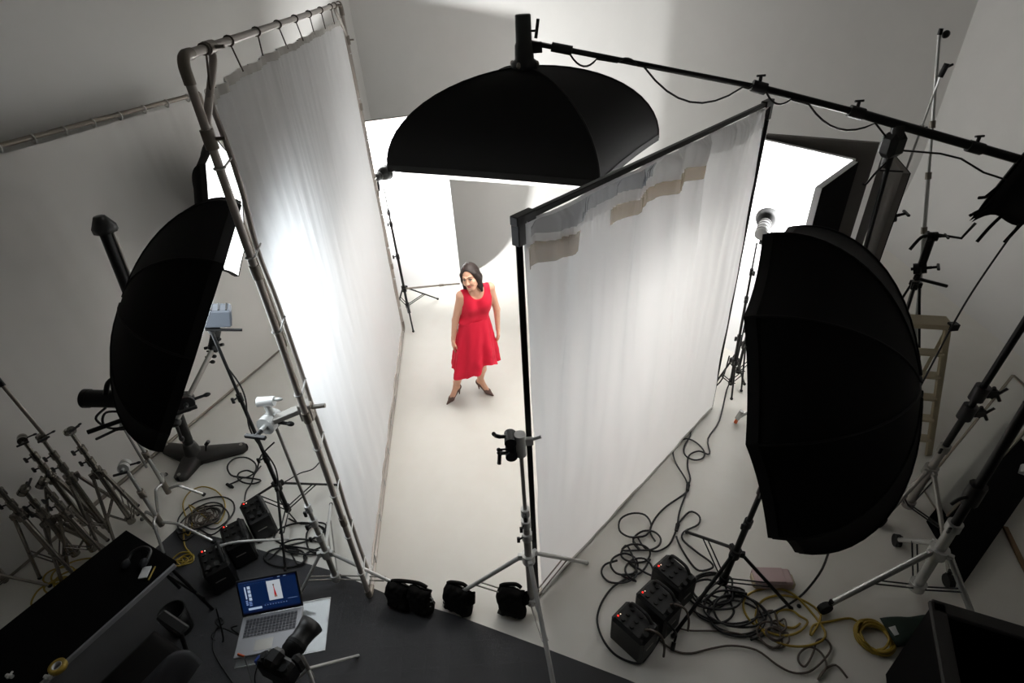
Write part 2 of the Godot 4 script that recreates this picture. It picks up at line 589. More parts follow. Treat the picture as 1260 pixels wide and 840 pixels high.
func left_scrim() -> void:
	var A := Vector3(-1.206, 0.000, -2.440)
	var B := Vector3(-1.429, 0.000, -6.271)
	var H := 3.72
	var t := thing("scrim_frame", "large white cloth scrim tied in a silver pipe frame, left of the woman", "scrim", A)
	var a := (B - A).normalized()
	var L := (B - A).length()
	var n := Vector3(-a.z, 0, a.x)          # towards the set
	if n.x < 0.0: n = -n
	var P := func(u: float, h: float, o := 0.0) -> Vector3: return a * u + Vector3.UP * h + n * o
	var r := 0.0185
	var st = M["pipe steel"]
	var s := mesh()
	rod(s, P.call(0.06, H), P.call(L - 0.06, H), r)
	part("top_pipe", s, st, t)
	s = mesh()
	rod(s, P.call(0.06, r + 0.004), P.call(L - 0.06, r + 0.004), r)
	part("bottom_pipe", s, st, t)
	for u in [0.0, L]:
		s = mesh()
		rod(s, P.call(u, 0.07), P.call(u, H - 0.07), r)
		var sp := part("side_pipe", s, st, t)
		for h in [0.93, 1.86, 2.79]:
			s = mesh()
			rod(s, P.call(u, h - 0.035), P.call(u, h + 0.035), r + 0.005)
			part("joint_sleeve", s, M["worn steel"], sp)
		for h in [r + 0.004, H]:
			var sg: float = 1.0 if u < 1.0 else -1.0
			var vg: float = 1.0 if h < 1.0 else -1.0
			s = mesh()
			var bend := PackedVector3Array()
			for k in 7:
				var q := PI * 0.5 * k / 6.0
				bend.append(P.call(u + sg * 0.05 * (1.0 - cos(q)), h + vg * 0.05 * (1.0 - sin(q))))
			bend.insert(0, P.call(u, h + vg * 0.10))
			bend.append(P.call(u + sg * 0.10, h))
			tube(s, bend, r + 0.0045, 10)
			part("elbow", s, M["worn steel"], t)
	# corner braces at the top
	for e in [[0.0, 1.0], [L, -1.0]]:
		var u: float = e[0]
		var d: float = e[1]
		s = mesh()
		var p0: Vector3 = P.call(u + d * 0.31, H - 0.02)
		var p1: Vector3 = P.call(u + d * 0.03, H - 0.28)
		tube(s, smooth_path([P.call(u + d * 0.31, H), p0 + Vector3(0, -0.03, 0), p0.lerp(p1, 0.5), p1 + Vector3(0, 0.03, 0), P.call(u, H - 0.31)], 4), r * 0.9, 10)
		var br := part("corner_brace", s, st, t)
		for q in [P.call(u + d * 0.31, H), P.call(u, H - 0.31)]:
			s = mesh()
			var dir: Vector3 = a if q.y > H - 0.1 else Vector3.UP
			rod(s, q - dir * 0.04, q + dir * 0.04, r + 0.009)
			rod(s, q + n * 0.02, q + n * 0.065, 0.008)
			part("brace_clamp", s, M["worn steel"], br)
	# the cloth, scalloped between its ties along the top
	var u0 := 0.13
	var u1 := L - 0.085
	var h0 := 0.115
	var h1 := H - 0.115
	var ties := 9
	var nz := wave(3, 1.0)
	var fold := func(u: float, v: float) -> Vector3:
		var uu := lerpf(u0, u1, u)
		var tp := u * (ties - 1)
		var sag := 0.014 * (1.0 - pow(absf(cos(tp * PI)), 0.7)) * (1.0 if u > 0.0 and u < 1.0 else 0.0)
		var top := h1 - sag - 0.1 * pow(1.0 - minf(u * (ties - 1), 1.0), 2.0) * 0.5
		var hh := lerpf(h0, top, v)
		var near := pow(v, 3.0) * (1.0 - smoothstep(0.8, 2.4, uu) * 0.7)
		var d := 0.038 * near * nz.get_noise_2d(uu * 12.0 + (1.0 - v) * 2.5, v * 1.2) + 0.010 * nz.get_noise_2d(uu * 3.0, hh * 0.9)
		d += 0.012 * sin(hh * 0.8) * sin(uu * 0.9)
		return P.call(uu, hh, d)
	s = mesh()
	sheet(s, 150, 60, fold, n)
	var cloth := part("cloth", s, M["scrim cloth"], t)
	# the doubled top hem and the rod hems
	s = mesh()
	sheet(s, 150, 3, func(u, v): return fold.call(u, 1.0 - v * 0.012) + n * 0.004, n)
	part("top_hem", s, M["muslin cloth"], cloth)
	for e in [[0.0, "v"], [1.0, "v"], [0.0, "u"]]:
		var pts := PackedVector3Array()
		for k in 41:
			pts.append(fold.call(e[0], k / 40.0) if e[1] == "v" else fold.call(k / 40.0, e[0]))
		s = mesh()
		tube(s, pts, 0.013, 8)
		part("edge_rod", s, st, t)
	# ties
	for k in ties:
		var u := float(k) / (ties - 1)
		var q: Vector3 = fold.call(u, 1.0)
		var uu := maxf(lerpf(u0, u1, u) - 0.02, 0.24)
		s = mesh()
		tube(s, PackedVector3Array([q + Vector3(0, -0.02, 0) + n * 0.006, P.call(uu, H - r, 0.006)]), 0.0042, 6)
		var ring := PackedVector3Array()
		for j in 12:
			var w := TAU * j / 12.0
			ring.append(P.call(uu + 0.006 * sin(w * 0.5), H + cos(w) * (r + 0.003), sin(w) * (r + 0.003)))
		tube(s, ring, 0.005, 6, true)
		part("tie", s, M["grey cable"], t)
	for k in 8:
		var h := 0.35 + k * 0.42
		for e in [[0.0, u0], [L, u1]]:
			s = mesh()
			var ring := PackedVector3Array()
			for j in 10:
				var w := TAU * j / 10.0
				ring.append(P.call(e[0] + cos(w) * (r + 0.004), h, sin(w) * (r + 0.004)))
			tube(s, ring, 0.005, 5, true)
			tube(s, PackedVector3Array([P.call(e[0], h, r), P.call(e[1], h + 0.01, 0.014)]), 0.005, 5)
			part("side_tie", s, M["aluminium"], t)
	for k in 9:
		var uu := 0.3 + k * 0.4
		s = mesh()
		tube(s, PackedVector3Array([P.call(uu, 0.03, r), P.call(uu + 0.015, h0, 0.014)]), 0.006, 5)
		part("bottom_tie", s, M["aluminium"], t)
	# the frame's small coupler near the floor
	s = mesh()
	rod(s, P.call(0.0, 0.18, 0.0), P.call(0.2, 0.12, 0.0), 0.022)
	part("coupler", s, M["aluminium"], t)

func right_scrim() -> void:
	var A := Vector3(0.063, 0.000, -2.369)
	var B := Vector3(2.020, 0.000, -4.323)
	var H := 2.995
	var t := thing("black_scrim_frame", "white gathered cloth scrim on a black tube frame, right of the woman", "scrim", A)
	var a := (B - A).normalized()
	var L := (B - A).length()
	var n := Vector3(-a.z, 0, a.x)          # towards the camera side
	if n.z < 0.0: n = -n
	var P := func(u: float, h: float, o := 0.0) -> Vector3: return a * u + Vector3.UP * h + n * o
	var bm = M["black metal"]
	var s := mesh()
	beam(s, P.call(0.0, H), P.call(L, H), 0.032, 0.032)
	part("top_tube", s, bm, t)
	s = mesh()
	beam(s, P.call(0.0, 0.02), P.call(L, 0.02), 0.03, 0.03)
	part("bottom_tube", s, M["worn steel"], t)
	for u in [0.0, L]:
		s = mesh()
		beam(s, P.call(u, 0.0), P.call(u, H + 0.015), 0.034, 0.034)
		part("side_tube", s, bm, t)
		s = mesh()
		var sg := 1.0 if u < 1.0 else -1.0
		box(s, P.call(u + sg * 0.035, H + 0.002), Vector3(0.05, 0.045, 0.13), Basis(n, Vector3.UP, n.cross(Vector3.UP)))
		box(s, P.call(u, H - 0.05), Vector3(0.05, 0.14, 0.05), Basis(n, Vector3.UP, n.cross(Vector3.UP)))
		part("corner_joint", s, M["black plastic"], t)
	var nz := wave(9, 1.0)
	var fold := func(u: float, v: float) -> Vector3:
		var uu := lerpf(0.03, L - 0.02, u)
		var hh := lerpf(0.05, H - 0.012, v)
		var g := pow(v, 1.6)
		var fan := uu * 3.6 + (1.0 - v) * 0.7 * sin(uu * 3.0)
		var d := 0.08 * g * nz.get_noise_2d(fan, v * 0.6)
		d += 0.018 * smoothstep(0.88, 0.97, v) * nz.get_noise_2d(uu * 30.0, 7.0 + v * 6.0)
		d += 0.012 * nz.get_noise_2d(uu * 2.0, hh * 1.2 + 20.0)
		d *= 1.0 - smoothstep(0.985, 1.0, v) * 0.8
		return P.call(uu, hh, 0.021 + d)
	s = mesh()
	sheet(s, 200, 70, fold, n)
	var cloth := part("cloth", s, M["scrim cloth"], t)
	# the sleeve along the top edge, then strips of tape on the cloth
	s = mesh()
	sheet(s, 200, 4, func(u, v): return fold.call(u, 1.0 - v * 0.055) + n * (0.006 + 0.006 * sin(v * PI)), n)
	part("top_sleeve", s, M["scrim cloth"], cloth)
	for e in [[0.0, 0.115, 0.918, 0.956, "masking tape"], [0.245, 0.60, 0.918, 0.948, "masking tape"], [0.01, 0.40, 0.970, 0.999, "blue tape"]]:
		s = mesh()
		slab(s, 60, 2, func(u, v, k): return fold.call(lerpf(e[0], e[1], u), lerpf(e[2], e[3], v)) + n * (0.030 if k > 0.0 else 0.0285), n)
		part("tape_strip", s, M[e[4]], cloth, "strip of brown masking tape" if e[4] == "masking tape" else "strip of blue grey tape")
	s = mesh()
	var hem := PackedVector3Array()
	for k in 41: hem.append(fold.call(k / 40.0, 0.0))
	tube(s, hem, 0.011, 8)
	part("bottom_hem", s, M["muslin cloth"], cloth)

func wall_scrim() -> void:
	var e := Vector3(0.378, 0, -0.926)
	var A := Vector3(-3.711, 0.000, -4.151) - e * 1.45
	var L := 3.5
	var H := 3.05
	var t := thing("wall_scrim", "long off-white cloth hung on a rail along the left wall", "scrim", A)
	var n := Vector3(0.926, 0, 0.378)
	var P := func(u: float, h: float, o := 0.0) -> Vector3: return e * u + Vector3.UP * h + n * o
	var s := mesh()
	rod(s, P.call(0.0, H), P.call(L, H), 0.02)
	part("rail", s, M["worn steel"], t)
	s = mesh()
	rod(s, P.call(0.0, 0.022), P.call(L, 0.022), 0.02)
	part("bottom_pipe", s, M["worn steel"], t)
	for u in [0.0, L]:
		s = mesh()
		rod(s, P.call(u, 0.0), P.call(u, H), 0.02)
		part("side_pipe", s, M["worn steel"], t)
	var nz := wave(21, 1.0)
	s = mesh()
	sheet(s, 120, 30, func(u, v):
		var uu := lerpf(0.03, L - 0.03, u)
		var d = 0.007 * (0.15 + v * v) * nz.get_noise_2d(uu * 5.0 + v * 0.5, v * 0.8) + 0.05 * nz.get_noise_2d(uu * 0.4, v * 0.5)
		return P.call(uu, lerpf(0.03, H - 0.05, v), 0.012 + d), n)
	part("cloth", s, M["muslin cloth"], t)
	for k in 18:
		s = mesh()
		var q: Vector3 = P.call(0.1 + k * 0.25, H)
		var ring := PackedVector3Array()
		for j in 10:
			var w := TAU * j / 10.0
			ring.append(q + Vector3.UP * (cos(w) * 0.034 - 0.012) + n * sin(w) * 0.03)
		tube(s, ring, 0.007, 5, true)
		part("ring_tie", s, M["muslin cloth"], t)

# ---------- foam V-flats ----------
func flat_leaf(t: Node3D, called: String, a: Vector3, b: Vector3, inside: Vector3, H: float, m_in: Material, m_out: Material, th := 0.05) -> void:
	var e := (b - a).normalized()
	var n := Vector3(-e.z, 0, e.x)
	if n.dot(inside) < 0.0: n = -n
	var bs := Basis(e, Vector3.UP, e.cross(Vector3.UP))
	var c := (a + b) * 0.5 - t.position
	var L := (b - a).length()
	var s := mesh()
	box(s, c + Vector3.UP * (H * 0.5) - n * (th * 0.5), Vector3(L, H, th), bs, 0.002)
	var core := part(called, s, m_in, t)
	s = mesh()
	box(s, c + Vector3.UP * (H * 0.5) - n * (th + 0.004), Vector3(L, H, 0.006), bs, 0.001)
	part("painted_back", s, m_out, core)

func flats() -> void:
	var H := 2.42
	# behind the woman, on the left
	var q0 := Vector3(-1.84, 0, -7.20)
	var q1 := Vector3(-0.71, 0, -7.56)
	var t := thing("foam_board", "bright white upright foam board standing behind the woman on the left", "board", (q0 + q1) * 0.5)
	flat_leaf(t, "white_face", q0, q1, Vector3(0.2, 0, 1), H, M["white foam"], M["matt black paint"])
	var s := mesh()
	box(s, Vector3(0, H + 0.006, 0.0) - Vector3(0.3, 0, 0.95) * 0.025, Vector3(1.19, 0.012, 0.06), Basis((q1 - q0).normalized(), Vector3.UP, (q1 - q0).normalized().cross(Vector3.UP)), 0.002)
	part("edge_tape", s, M["grey board"], t)
	# the pair on the right: white inside, black outside
	var hinge := Vector3(2.98, 0, -4.64)
	t = thing("foam_v_flat", "bright white hinged V-flat with black outside, behind the right scrim", "board", hinge)
	flat_leaf(t, "white_leaf", hinge, Vector3(2.38, 0, -5.68), Vector3(-1, 0, 0.4), H, M["white foam"], M["matt black paint"])
	flat_leaf(t, "front_leaf", hinge + Vector3(-0.02, 0, 0.02), Vector3(2.38, 0, -4.07), Vector3(-0.5, 0, -0.6), H, M["white foam"], M["matt black paint"])
	t = thing("grey_board", "grey-sided foam board leaning just behind the bright V-flat", "board", Vector3(3.0, 0, -5.25))
	flat_leaf(t, "panel", Vector3(3.40, 0, -4.98), Vector3(2.60, 0, -5.50), Vector3(-0.5, 0, 1), 2.44, M["grey board"], M["matt black paint"])
	t = thing("edge_on_board", "dark foam board seen edge on at the right of the V-flat", "board", Vector3(3.42, 0, -4.85))
	flat_leaf(t, "panel", Vector3(3.42, 0, -4.93), Vector3(3.20, 0, -4.30), Vector3(-1, 0, 0.1), 2.40, M["grey board"], M["matt black paint"], 0.05)
	for h in [[HEAD_LEFT, Vector3(0.45, 0.0, -0.89)], [HEAD_RIGHT, Vector3(0.5, 0.0, -0.86)]]:
		reflector_head(h[0], h[1].normalized(), "black strobe with round reflector facing the left foam board" if h[0].x < 0.0 else "silver-ringed strobe with round reflector facing the V-flat")

# a strobe head with an open bowl reflector and a bare tube in it
func reflector_head(at: Vector3, dir: Vector3, label: String) -> void:
	var t := thing("strobe_lamp", label, "strobe light", at, 0.0, "")
	var b := frame_of(dir)
	var s := mesh()
	lathe(s, Vector3.ZERO, b, [Vector2(0, -0.30), Vector2(0.045, -0.30), Vector2(0.052, -0.29), Vector2(0.052, -0.04), Vector2(0.046, -0.03), Vector2(0, -0.03)], 18)
	part("body", s, M["aluminium"] if at.x > 0.0 else M["black plastic"], t)
	for k in 4:
		s = mesh()
		rod(s, b.y * (-0.26 + k * 0.06), b.y * (-0.245 + k * 0.06), 0.0545, -1, 18)
		part("ring", s, M["black plastic"], t)
	s = mesh()
	lathe(s, Vector3.ZERO, b, [Vector2(0.05, -0.05), Vector2(0.075, 0.0), Vector2(0.10, 0.09), Vector2(0.097, 0.09), Vector2(0.07, 0.0), Vector2(0.045, -0.045)], 22)
	part("reflector", s, M["black metal"], t)
	s = mesh()
	ball(s, b.y * (0.045 if at.x > 0.0 else 0.05), Vector3(0.022, 0.022, 0.022))
	part("bulb", s, M["bulb glow"], t)
	s = mesh()
	box(s, b.y * -0.1 + Vector3(0, -0.08, 0), Vector3(0.035, 0.08, 0.05))
	rod(s, b.y * -0.1 + Vector3(0, -0.08, 0), b.y * -0.1 + Vector3(0, -0.17, 0), 0.014)
	part("bracket", s, M["black metal"], t)

# ---------- softboxes ----------
# a fabric dome over rim points; local space: mouth in the plane y = 0 facing +y, dome below
func dome(t: Node3D, b: Basis, rim: Array, D: float, power: float, tuck: float, sag: float, neck: float, shine := "softbox glow") -> void:
	var N := rim.size()
	var rib := func(k: int, q: float) -> Vector3:
		var v: Vector2 = rim[k % N]
		var rr := maxf(pow(sin(q * PI * 0.5), power), neck)
		return Vector3(v.x * rr, -D * cos(q * PI * 0.5), v.y * rr)
	var shell := mesh()
	for k in N:
		shell.set_smooth_group(k + 1)
		sheet(shell, 8, 14, func(u, v):
			var p: Vector3 = rib.call(k, v)
			var q: Vector3 = rib.call(k + 1, v)
			var m := p.lerp(q, u)
			var f = 1.0 - tuck * 4.0 * u * (1.0 - u) * v
			return b * Vector3(m.x * f, m.y, m.z * f), b * ((rib.call(k, 0.6) + rib.call(k + 1, 0.6)) * 0.5 + Vector3(0, -0.001, 0)), k + 1)
	var sh := part("shell", shell, M["black nylon"], t)
	for k in N:
		var s := mesh()
		var pts := PackedVector3Array()
		for j in 15: pts.append(b * rib.call(k, j / 14.0) * 1.003)
		tube(s, pts, 0.006, 5)
		part("rib_seam", s, M["black seam"], sh)
	# lip
	var s := mesh()
	for k in N:
		sheet(s, 8, 1, func(u, v):
			var p: Vector2 = rim[k]
			var q: Vector2 = rim[(k + 1) % N]
			var m = p.lerp(q, u) * (1.0 - tuck * 4.0 * u * (1.0 - u))
			return b * Vector3(m.x * 1.006, v * 0.05 - 0.03, m.y * 1.006), b * Vector3(rim[k].x + rim[(k + 1) % N].x, 0, rim[k].y + rim[(k + 1) % N].y), k + 1)
	part("lip", s, M["black seam"], t)
	# the glowing front cloth
	s = mesh()
	for k in N:
		sheet(s, 8, 8, func(u, v):
			var p: Vector2 = rim[k]
			var q: Vector2 = rim[(k + 1) % N]
			var f = 1.0 - tuck * 4.0 * u * (1.0 - u)
			var m = p.lerp(q, u) * f * v * 0.997
			return b * Vector3(m.x, 0.012 + sag * (1.0 - v * v), m.y), b * Vector3.UP, 1)
	part("front_light_cloth", s, M[shine], t)

func octa_rim(R: float, N: int, rot: float) -> Array:
	var o := []
	for k in N:
		o.append(Vector2(cos(rot + TAU * k / N), sin(rot + TAU * k / N)) * R)
	return o

func softboxes() -> void:
	# overhead, rectangular, facing down
	var c2 := Vector3(OVERHEAD.x, 2.7, OVERHEAD.z)
	var A := Vector3(-0.859, 2.700, -4.296) - c2
	var B := Vector3(0.651, 2.700, -3.616) - c2
	var C := Vector3(1.309, 2.700, -4.664) - c2
	var Dd := -B
	var t := thing("overhead_softbox_lamp", "large black rectangular softbox hanging over the woman, facing down", "softbox", c2)
	var b := Basis(Vector3.RIGHT, Vector3.DOWN, Vector3.FORWARD)
	var rim := []
	for p in [A, B, C, Dd]: rim.append(Vector2(p.x, -p.z))
	dome(t, b, rim, 0.62, 1.05, 0.03, 0.19, 0.07)
	# right
	t = thing("right_softbox_lamp", "huge black octagonal softbox dome seen from behind, at the right", "softbox", OCTA_RIGHT)
	dome(t, frame_of(aim(-146.0, -20.0)), octa_rim(0.895, 10, -0.3), 0.56, 0.9, 0.045, 0.02, 0.08, "dim softbox glow")
	# left
	t = thing("left_softbox_lamp", "big black octagonal softbox dome seen from behind, at the left", "softbox", OCTA_LEFT)
	dome(t, frame_of(aim(-15.5, -32.5)), octa_rim(0.787, 10, 0.3), 0.40, 1.02, 0.02, 0.02, 0.08, "left softbox glow")
	t = thing("far_softbox_lamp", "smaller softbox half hidden behind the big left softbox, white front showing", "softbox", OCTA_FAR)
	dome(t, frame_of(aim(-10.0, -7.0)), octa_rim(0.67, 8, 0.18), 0.2, 0.9, 0.02, 0.0, 0.1)

# ---------- boom over the set ----------
func boom() -> void:
	var p0 := Vector3(0.47, 3.43, -4.45)
	var p1 := Vector3(1.84, 3.14, -4.14)
	var p2 := Vector3(2.49, 2.965, -3.99)
	var p3 := Vector3(2.76, 2.875, -3.93)
	var p4 := Vector3(3.72, 2.60, -3.715)
	var t := thing("studio_boom", "long black telescopic boom arm reaching across the top of the set", "boom arm", p3)
	var s := mesh()
	rod(s, p0 - p3, p1 - p3, 0.019)
	part("inner_tube", s, M["black metal"], t)
	s = mesh()
	rod(s, p1 - p3, p2 - p3, 0.024)
	part("middle_tube", s, M["black metal"], t)
	s = mesh()
	rod(s, p2 - p3, p4 - p3, 0.031)
	part("outer_tube", s, M["black metal"], t)
	s = mesh()
	var d := (p1 - p0).normalized()
	rod(s, p0 - p3 - d * 0.05, p0 - p3 + d * 0.10, 0.032)
	rod(s, p0 - p3 - d * 0.25, p0 - p3, 0.014)
	beam(s, p0 - p3 - d * 0.26, p0 - p3 - d * 0.05, 0.05, 0.03)
	part("tip_bracket", s, M["black metal"], t)
	for q in [p1, p2, p3.lerp(p4, 0.55)]:
		s = mesh()
		var dd := (p4 - p3).normalized()
		rod(s, q - p3 - dd * 0.05, q - p3 + dd * 0.05, 0.04)
		rod(s, q - p3, q - p3 + Vector3(0, 0.075, 0), 0.012)
		rod(s, q - p3 + Vector3(-0.03, 0.075, 0), q - p3 + Vector3(0.03, 0.075, 0), 0.008)
		part("lock_collar", s, M["black plastic"], t)
	# the power cable looped along the boom
	s = mesh()
	var runs := [[0.04, 0.13, 0.06], [0.20, 0.27, -0.035], [0.29, 0.62, 0.17], [0.64, 0.70, -0.04], [0.70, 0.78, 0.05], [0.84, 1.06, 0.10]]
	var path := PackedVector3Array()
	for r in runs:
		for k in 9:
			var u: float = k / 8.0
			var x: float = lerpf(r[0], r[1], u)
			var q: Vector3 = p0.lerp(p2, x) + Vector3(0, 0.04 * sin(x * PI), 0)
			path.append(q + Vector3(0.0, -0.03 - 4.0 * u * (1.0 - u) * r[2], 0.028))
	for q in [p3 + Vector3(0.06, -0.17, 0.0), p3 + Vector3(0.35, -0.20, 0.05), p3 + Vector3(0.5, -0.24, 0.07), p3 + Vector3(0.68, -0.34, 0.1), p4 + Vector3(-0.18, -0.09, 0.04)]: path.append(q)
	tube(s, path, 0.007, 6)
	solo("power_cable", s, M["black cable"], "black cable looping along the underside of the boom arm", "cable")
	# the strobe over the overhead softbox
	t = thing("studio_strobe", "black upright strobe head on top of the overhead softbox", "strobe light", OVERHEAD + Vector3(0, 0.60, 0))
	s = mesh()
	lathe(s, Vector3.ZERO, Basis.IDENTITY, [Vector2(0, 0.0), Vector2(0.10, 0.0), Vector2(0.10, 0.05), Vector2(0.07, 0.07), Vector2(0.066, 0.16), Vector2(0.058, 0.18), Vector2(0.056, 0.345), Vector2(0.05, 0.352), Vector2(0.0, 0.352)], 20)
	part("body", s, M["black plastic"], t)
	for a in 4:
		var q := Vector3(cos(a * 1.57 + 0.5), 0, sin(a * 1.57 + 0.5)) * 0.1
		s = mesh()
		ball(s, q + Vector3(0, 0.04, 0), Vector3(0.016, 0.022, 0.016))
		part("ring_bolt", s, M["worn steel"], t)
	s = mesh()
	box(s, Vector3(0.09, 0.14, 0.0), Vector3(0.08, 0.07, 0.05))
	rod(s, Vector3(0.085, 0.20, 0.02), Vector3(0.105, 0.32, 0.02), 0.012)
	rod(s, Vector3(0.05, 0.25, 0.04), Vector3(0.085, 0.25, 0.05), 0.008)
	part("tilt_lever", s, M["black metal"], t)
	# stand under the boom
	t = tripod("boom_stand", "tall black stand carrying the boom arm, rising behind the right softbox", "light stand", Vector3(2.9, 0, -3.9), Vector3(2.79, 2.78, -3.93), [Vector3(3.5, 0, -3.7), Vector3(2.55, 0, -3.4), Vector3(3.05, 0, -4.3)], 0.16, 0.85, M["black metal"], M["black metal"], 0.026, [1.2, 1.9])
	s = mesh()
	var o := -t.position + p3 + Vector3(0.02, -0.13, 0)
	box(s, o, Vector3(0.15, 0.17, 0.13), turned(20.0), 0.035)
	rod(s, o + Vector3(0, 0, 0.02), o + Vector3(0, 0.13, 0), 0.045)
	rod(s, o + Vector3(0, -0.16, 0), o, 0.035)
	part("boom_pivot", s, M["black plastic"], t)
	s = mesh()
	tube(s, smooth_path([o + Vector3(-0.03, -0.12, 0.03), o + Vector3(-0.10, -0.19, 0.05), o + Vector3(-0.14, -0.26, 0.05), o + Vector3(-0.17, -0.25, 0.05)], 4), 0.008)
	rod(s, o + Vector3(-0.04, -0.18, 0.0), o + Vector3(0.12, -0.19, 0.03), 0.006)
	part("crank_handle", s, M["black metal"], t)
	# counterweight bag over the tail of the boom
	t = thing("weight_bag", "black cloth bag with dangling straps hung on the tail of the boom", "sandbag", Vector3(3.53, 2.70, -3.70))
	s = mesh()
	slab(s, 18, 18, func(u, v, k):
		var w = 0.15 + 0.20 * v
		var edge := pow(1.0 - pow(absf(2.0 * u - 1.0), 3.0), 0.5) * pow(1.0 - pow(absf(2.0 * v - 1.0), 5.0), 0.5)
		return Vector3((u - 0.5) * 2.0 * w + 0.20, 0.04 - v * 0.52 + 0.05 * sin(u * 9.0) * v, k * (0.012 + 0.06 * edge)), Vector3.BACK)
	part("bag", s, M["black nylon"], t)
	for e in [[-0.10, -0.36, -0.12, -0.05], [0.02, -0.46, -0.10, -0.16], [0.22, -0.50, -0.09, -0.14], [-0.14, -0.28, -0.07, 0.0], [0.36, -0.48, -0.05, -0.2]]:
		s = mesh()
		var q := Vector3(e[0], e[1], 0.03)
		tube(s, smooth_path([q + Vector3(0.05, 0.06, 0), q, q + Vector3(e[2] * 0.6, e[3] * 0.4, 0.02), q + Vector3(e[2], e[3], 0.02)], 5), 0.012, 5)
		part("strap", s, M["black nylon"], t)
	s = mesh()
	tube(s, smooth_path([Vector3(3.72, 2.22, -3.66), Vector3(3.503, 1.626, -3.568), Vector3(3.339, 1.007, -3.448), Vector3(3.189, 0.627, -3.316)], 8), 0.007, 6)
	solo("hanging_cable", s, M["black cable"], "thin black cable hanging from the weight bag behind the right softbox", "cable")

# ---------- generic tripod stand ----------
# lo: height of the lower hub, hi: height of the leg hub
func tripod(called: String, label: String, category: String, base: Vector3, top: Vector3, tips: Array, lo: float, hi: float, mc: Material, ml: Material, r := 0.018, knobs := [], group := "", wheels := false) -> Node3D:
	var t := thing(called, label, category, Vector3(base.x, 0, base.z), 0.0, group)
	var ax := (top - Vector3(base.x, 0, base.z)) / top.y
	var at := func(h: float) -> Vector3: return ax * h
	var hs := [lo]
	for k in knobs: hs.append(k)
	hs.append(top.y)
	for i in hs.size() - 1:
		var s := mesh()
		rod(s, at.call(hs[i] - (0.05 if i > 0 else 0.0)), at.call(hs[i + 1]), r * (1.0 - 0.17 * i), -1.0, 14)
		part("column" if i == 0 else "riser", s, ml if wheels and i == 0 else mc, t)
	for i in knobs.size():
		var k: float = knobs[i]
		var s := mesh()
		rod(s, at.call(k - 0.045), at.call(k + 0.02), r * (1.35 - 0.12 * i), -1.0, 14)
		var col := part("collar", s, ml, t)
		s = mesh()
		var d := Vector3(-0.85, 0.0, 0.52).rotated(Vector3.UP, i * 0.5)
		rod(s, at.call(k) + d * r, at.call(k) + d * (r + 0.035), 0.007)
		beam(s, at.call(k) + d * (r + 0.04) + Vector3(0, -0.024, 0), at.call(k) + d * (r + 0.04) + Vector3(0, 0.024, 0), 0.014, 0.02)
		part("knob", s, M["black plastic"], col)
	var s2 := mesh()
	rod(s2, at.call(hi - 0.045), at.call(hi + 0.035), r * 1.75, -1.0, 14)
	for p in tips:
		var d: Vector3 = (p - Vector3(base.x, 0, base.z))
		d.y = 0
		d = d.normalized()
		box(s2, at.call(hi) + d * (r * 1.9), Vector3(0.03, 0.05, 0.045), Basis(Vector3.UP.cross(d), Vector3.UP, d))
	part("leg_hub", s2, ml, t)
	s2 = mesh()
	rod(s2, at.call(lo - 0.03), at.call(lo + 0.035), r * 1.6, -1.0, 14)
	part("brace_hub", s2, ml, t)
	for p in tips:
		var d: Vector3 = (p - Vector3(base.x, 0, base.z))
		d.y = 0
		var dn := d.normalized()
		var foot: Vector3 = d + Vector3(0, 0.10 if wheels else 0.016, 0)
		var root: Vector3 = at.call(hi) + dn * (r * 2.0)
		var s := mesh()
		rod(s, root, foot, r * 0.62, -1.0, 10)
		var leg := part("leg", s, ml, t)
		s = mesh()
		var mid := root.lerp(foot, 0.56)
		var side := Vector3.UP.cross(dn) * 0.016
		for q in [-1.0, 1.0]:
			rod(s, at.call(lo) + dn * r + side * q, mid + side * q, 0.006, -1.0, 6)
		part("brace", s, mc, leg)
		s = mesh()
		if wheels:
			rod(s, foot + Vector3(0, 0.03, 0), foot + Vector3(0, -0.03, 0), 0.016)
			box(s, foot + Vector3(0, -0.04, 0), Vector3(0.03, 0.04, 0.05), Basis(Vector3.UP.cross(dn), Vector3.UP, dn), 0.01)
			rod(s, foot + dn * 0.03 + Vector3.UP.cross(dn) * -0.02 + Vector3(0, -0.05, 0), foot + dn * 0.03 + Vector3.UP.cross(dn) * 0.02 + Vector3(0, -0.05, 0), 0.049, -1.0, 16)
			part("caster", s, M["black rubber"], leg)
		else:
			ball(s, foot + Vector3(0, 0.0, 0), Vector3(0.017, 0.016, 0.017))
			part("rubber_foot", s, M["black rubber"], leg)
	return t

# a grip head: two discs, a jaw and a T handle; at is relative to the thing
func grip_head(t: Node3D, at: Vector3, dir: Vector3, m: Material, k := 1.0) -> void:
	var b := frame_of(dir)
	var s := mesh()
	rod(s, at - b.y * 0.045 * k, at - b.y * 0.005 * k, 0.042 * k, -1.0, 18)
	rod(s, at + b.y * 0.005 * k, at + b.y * 0.04 * k, 0.042 * k, -1.0, 18)
	rod(s, at - b.y * 0.06 * k, at + b.y * 0.07 * k, 0.012 * k)
	var g := part("grip_head", s, m, t)
	s = mesh()
	rod(s, at + b.y * 0.07 * k, at + b.y * 0.11 * k, 0.010 * k)
	beam(s, at + b.y * 0.11 * k - b.x * 0.05 * k, at + b.y * 0.11 * k + b.x * 0.05 * k, 0.018 * k, 0.016 * k)
	part("handle", s, M["black plastic"], g)
	s = mesh()
	rod(s, at + b.x * 0.03 * k, at + b.x * 0.09 * k, 0.008 * k)
	ball(s, at + b.x * 0.10 * k, Vector3(0.02, 0.012, 0.012) * k, b)
	part("side_knob", s, M["black plastic"], g)

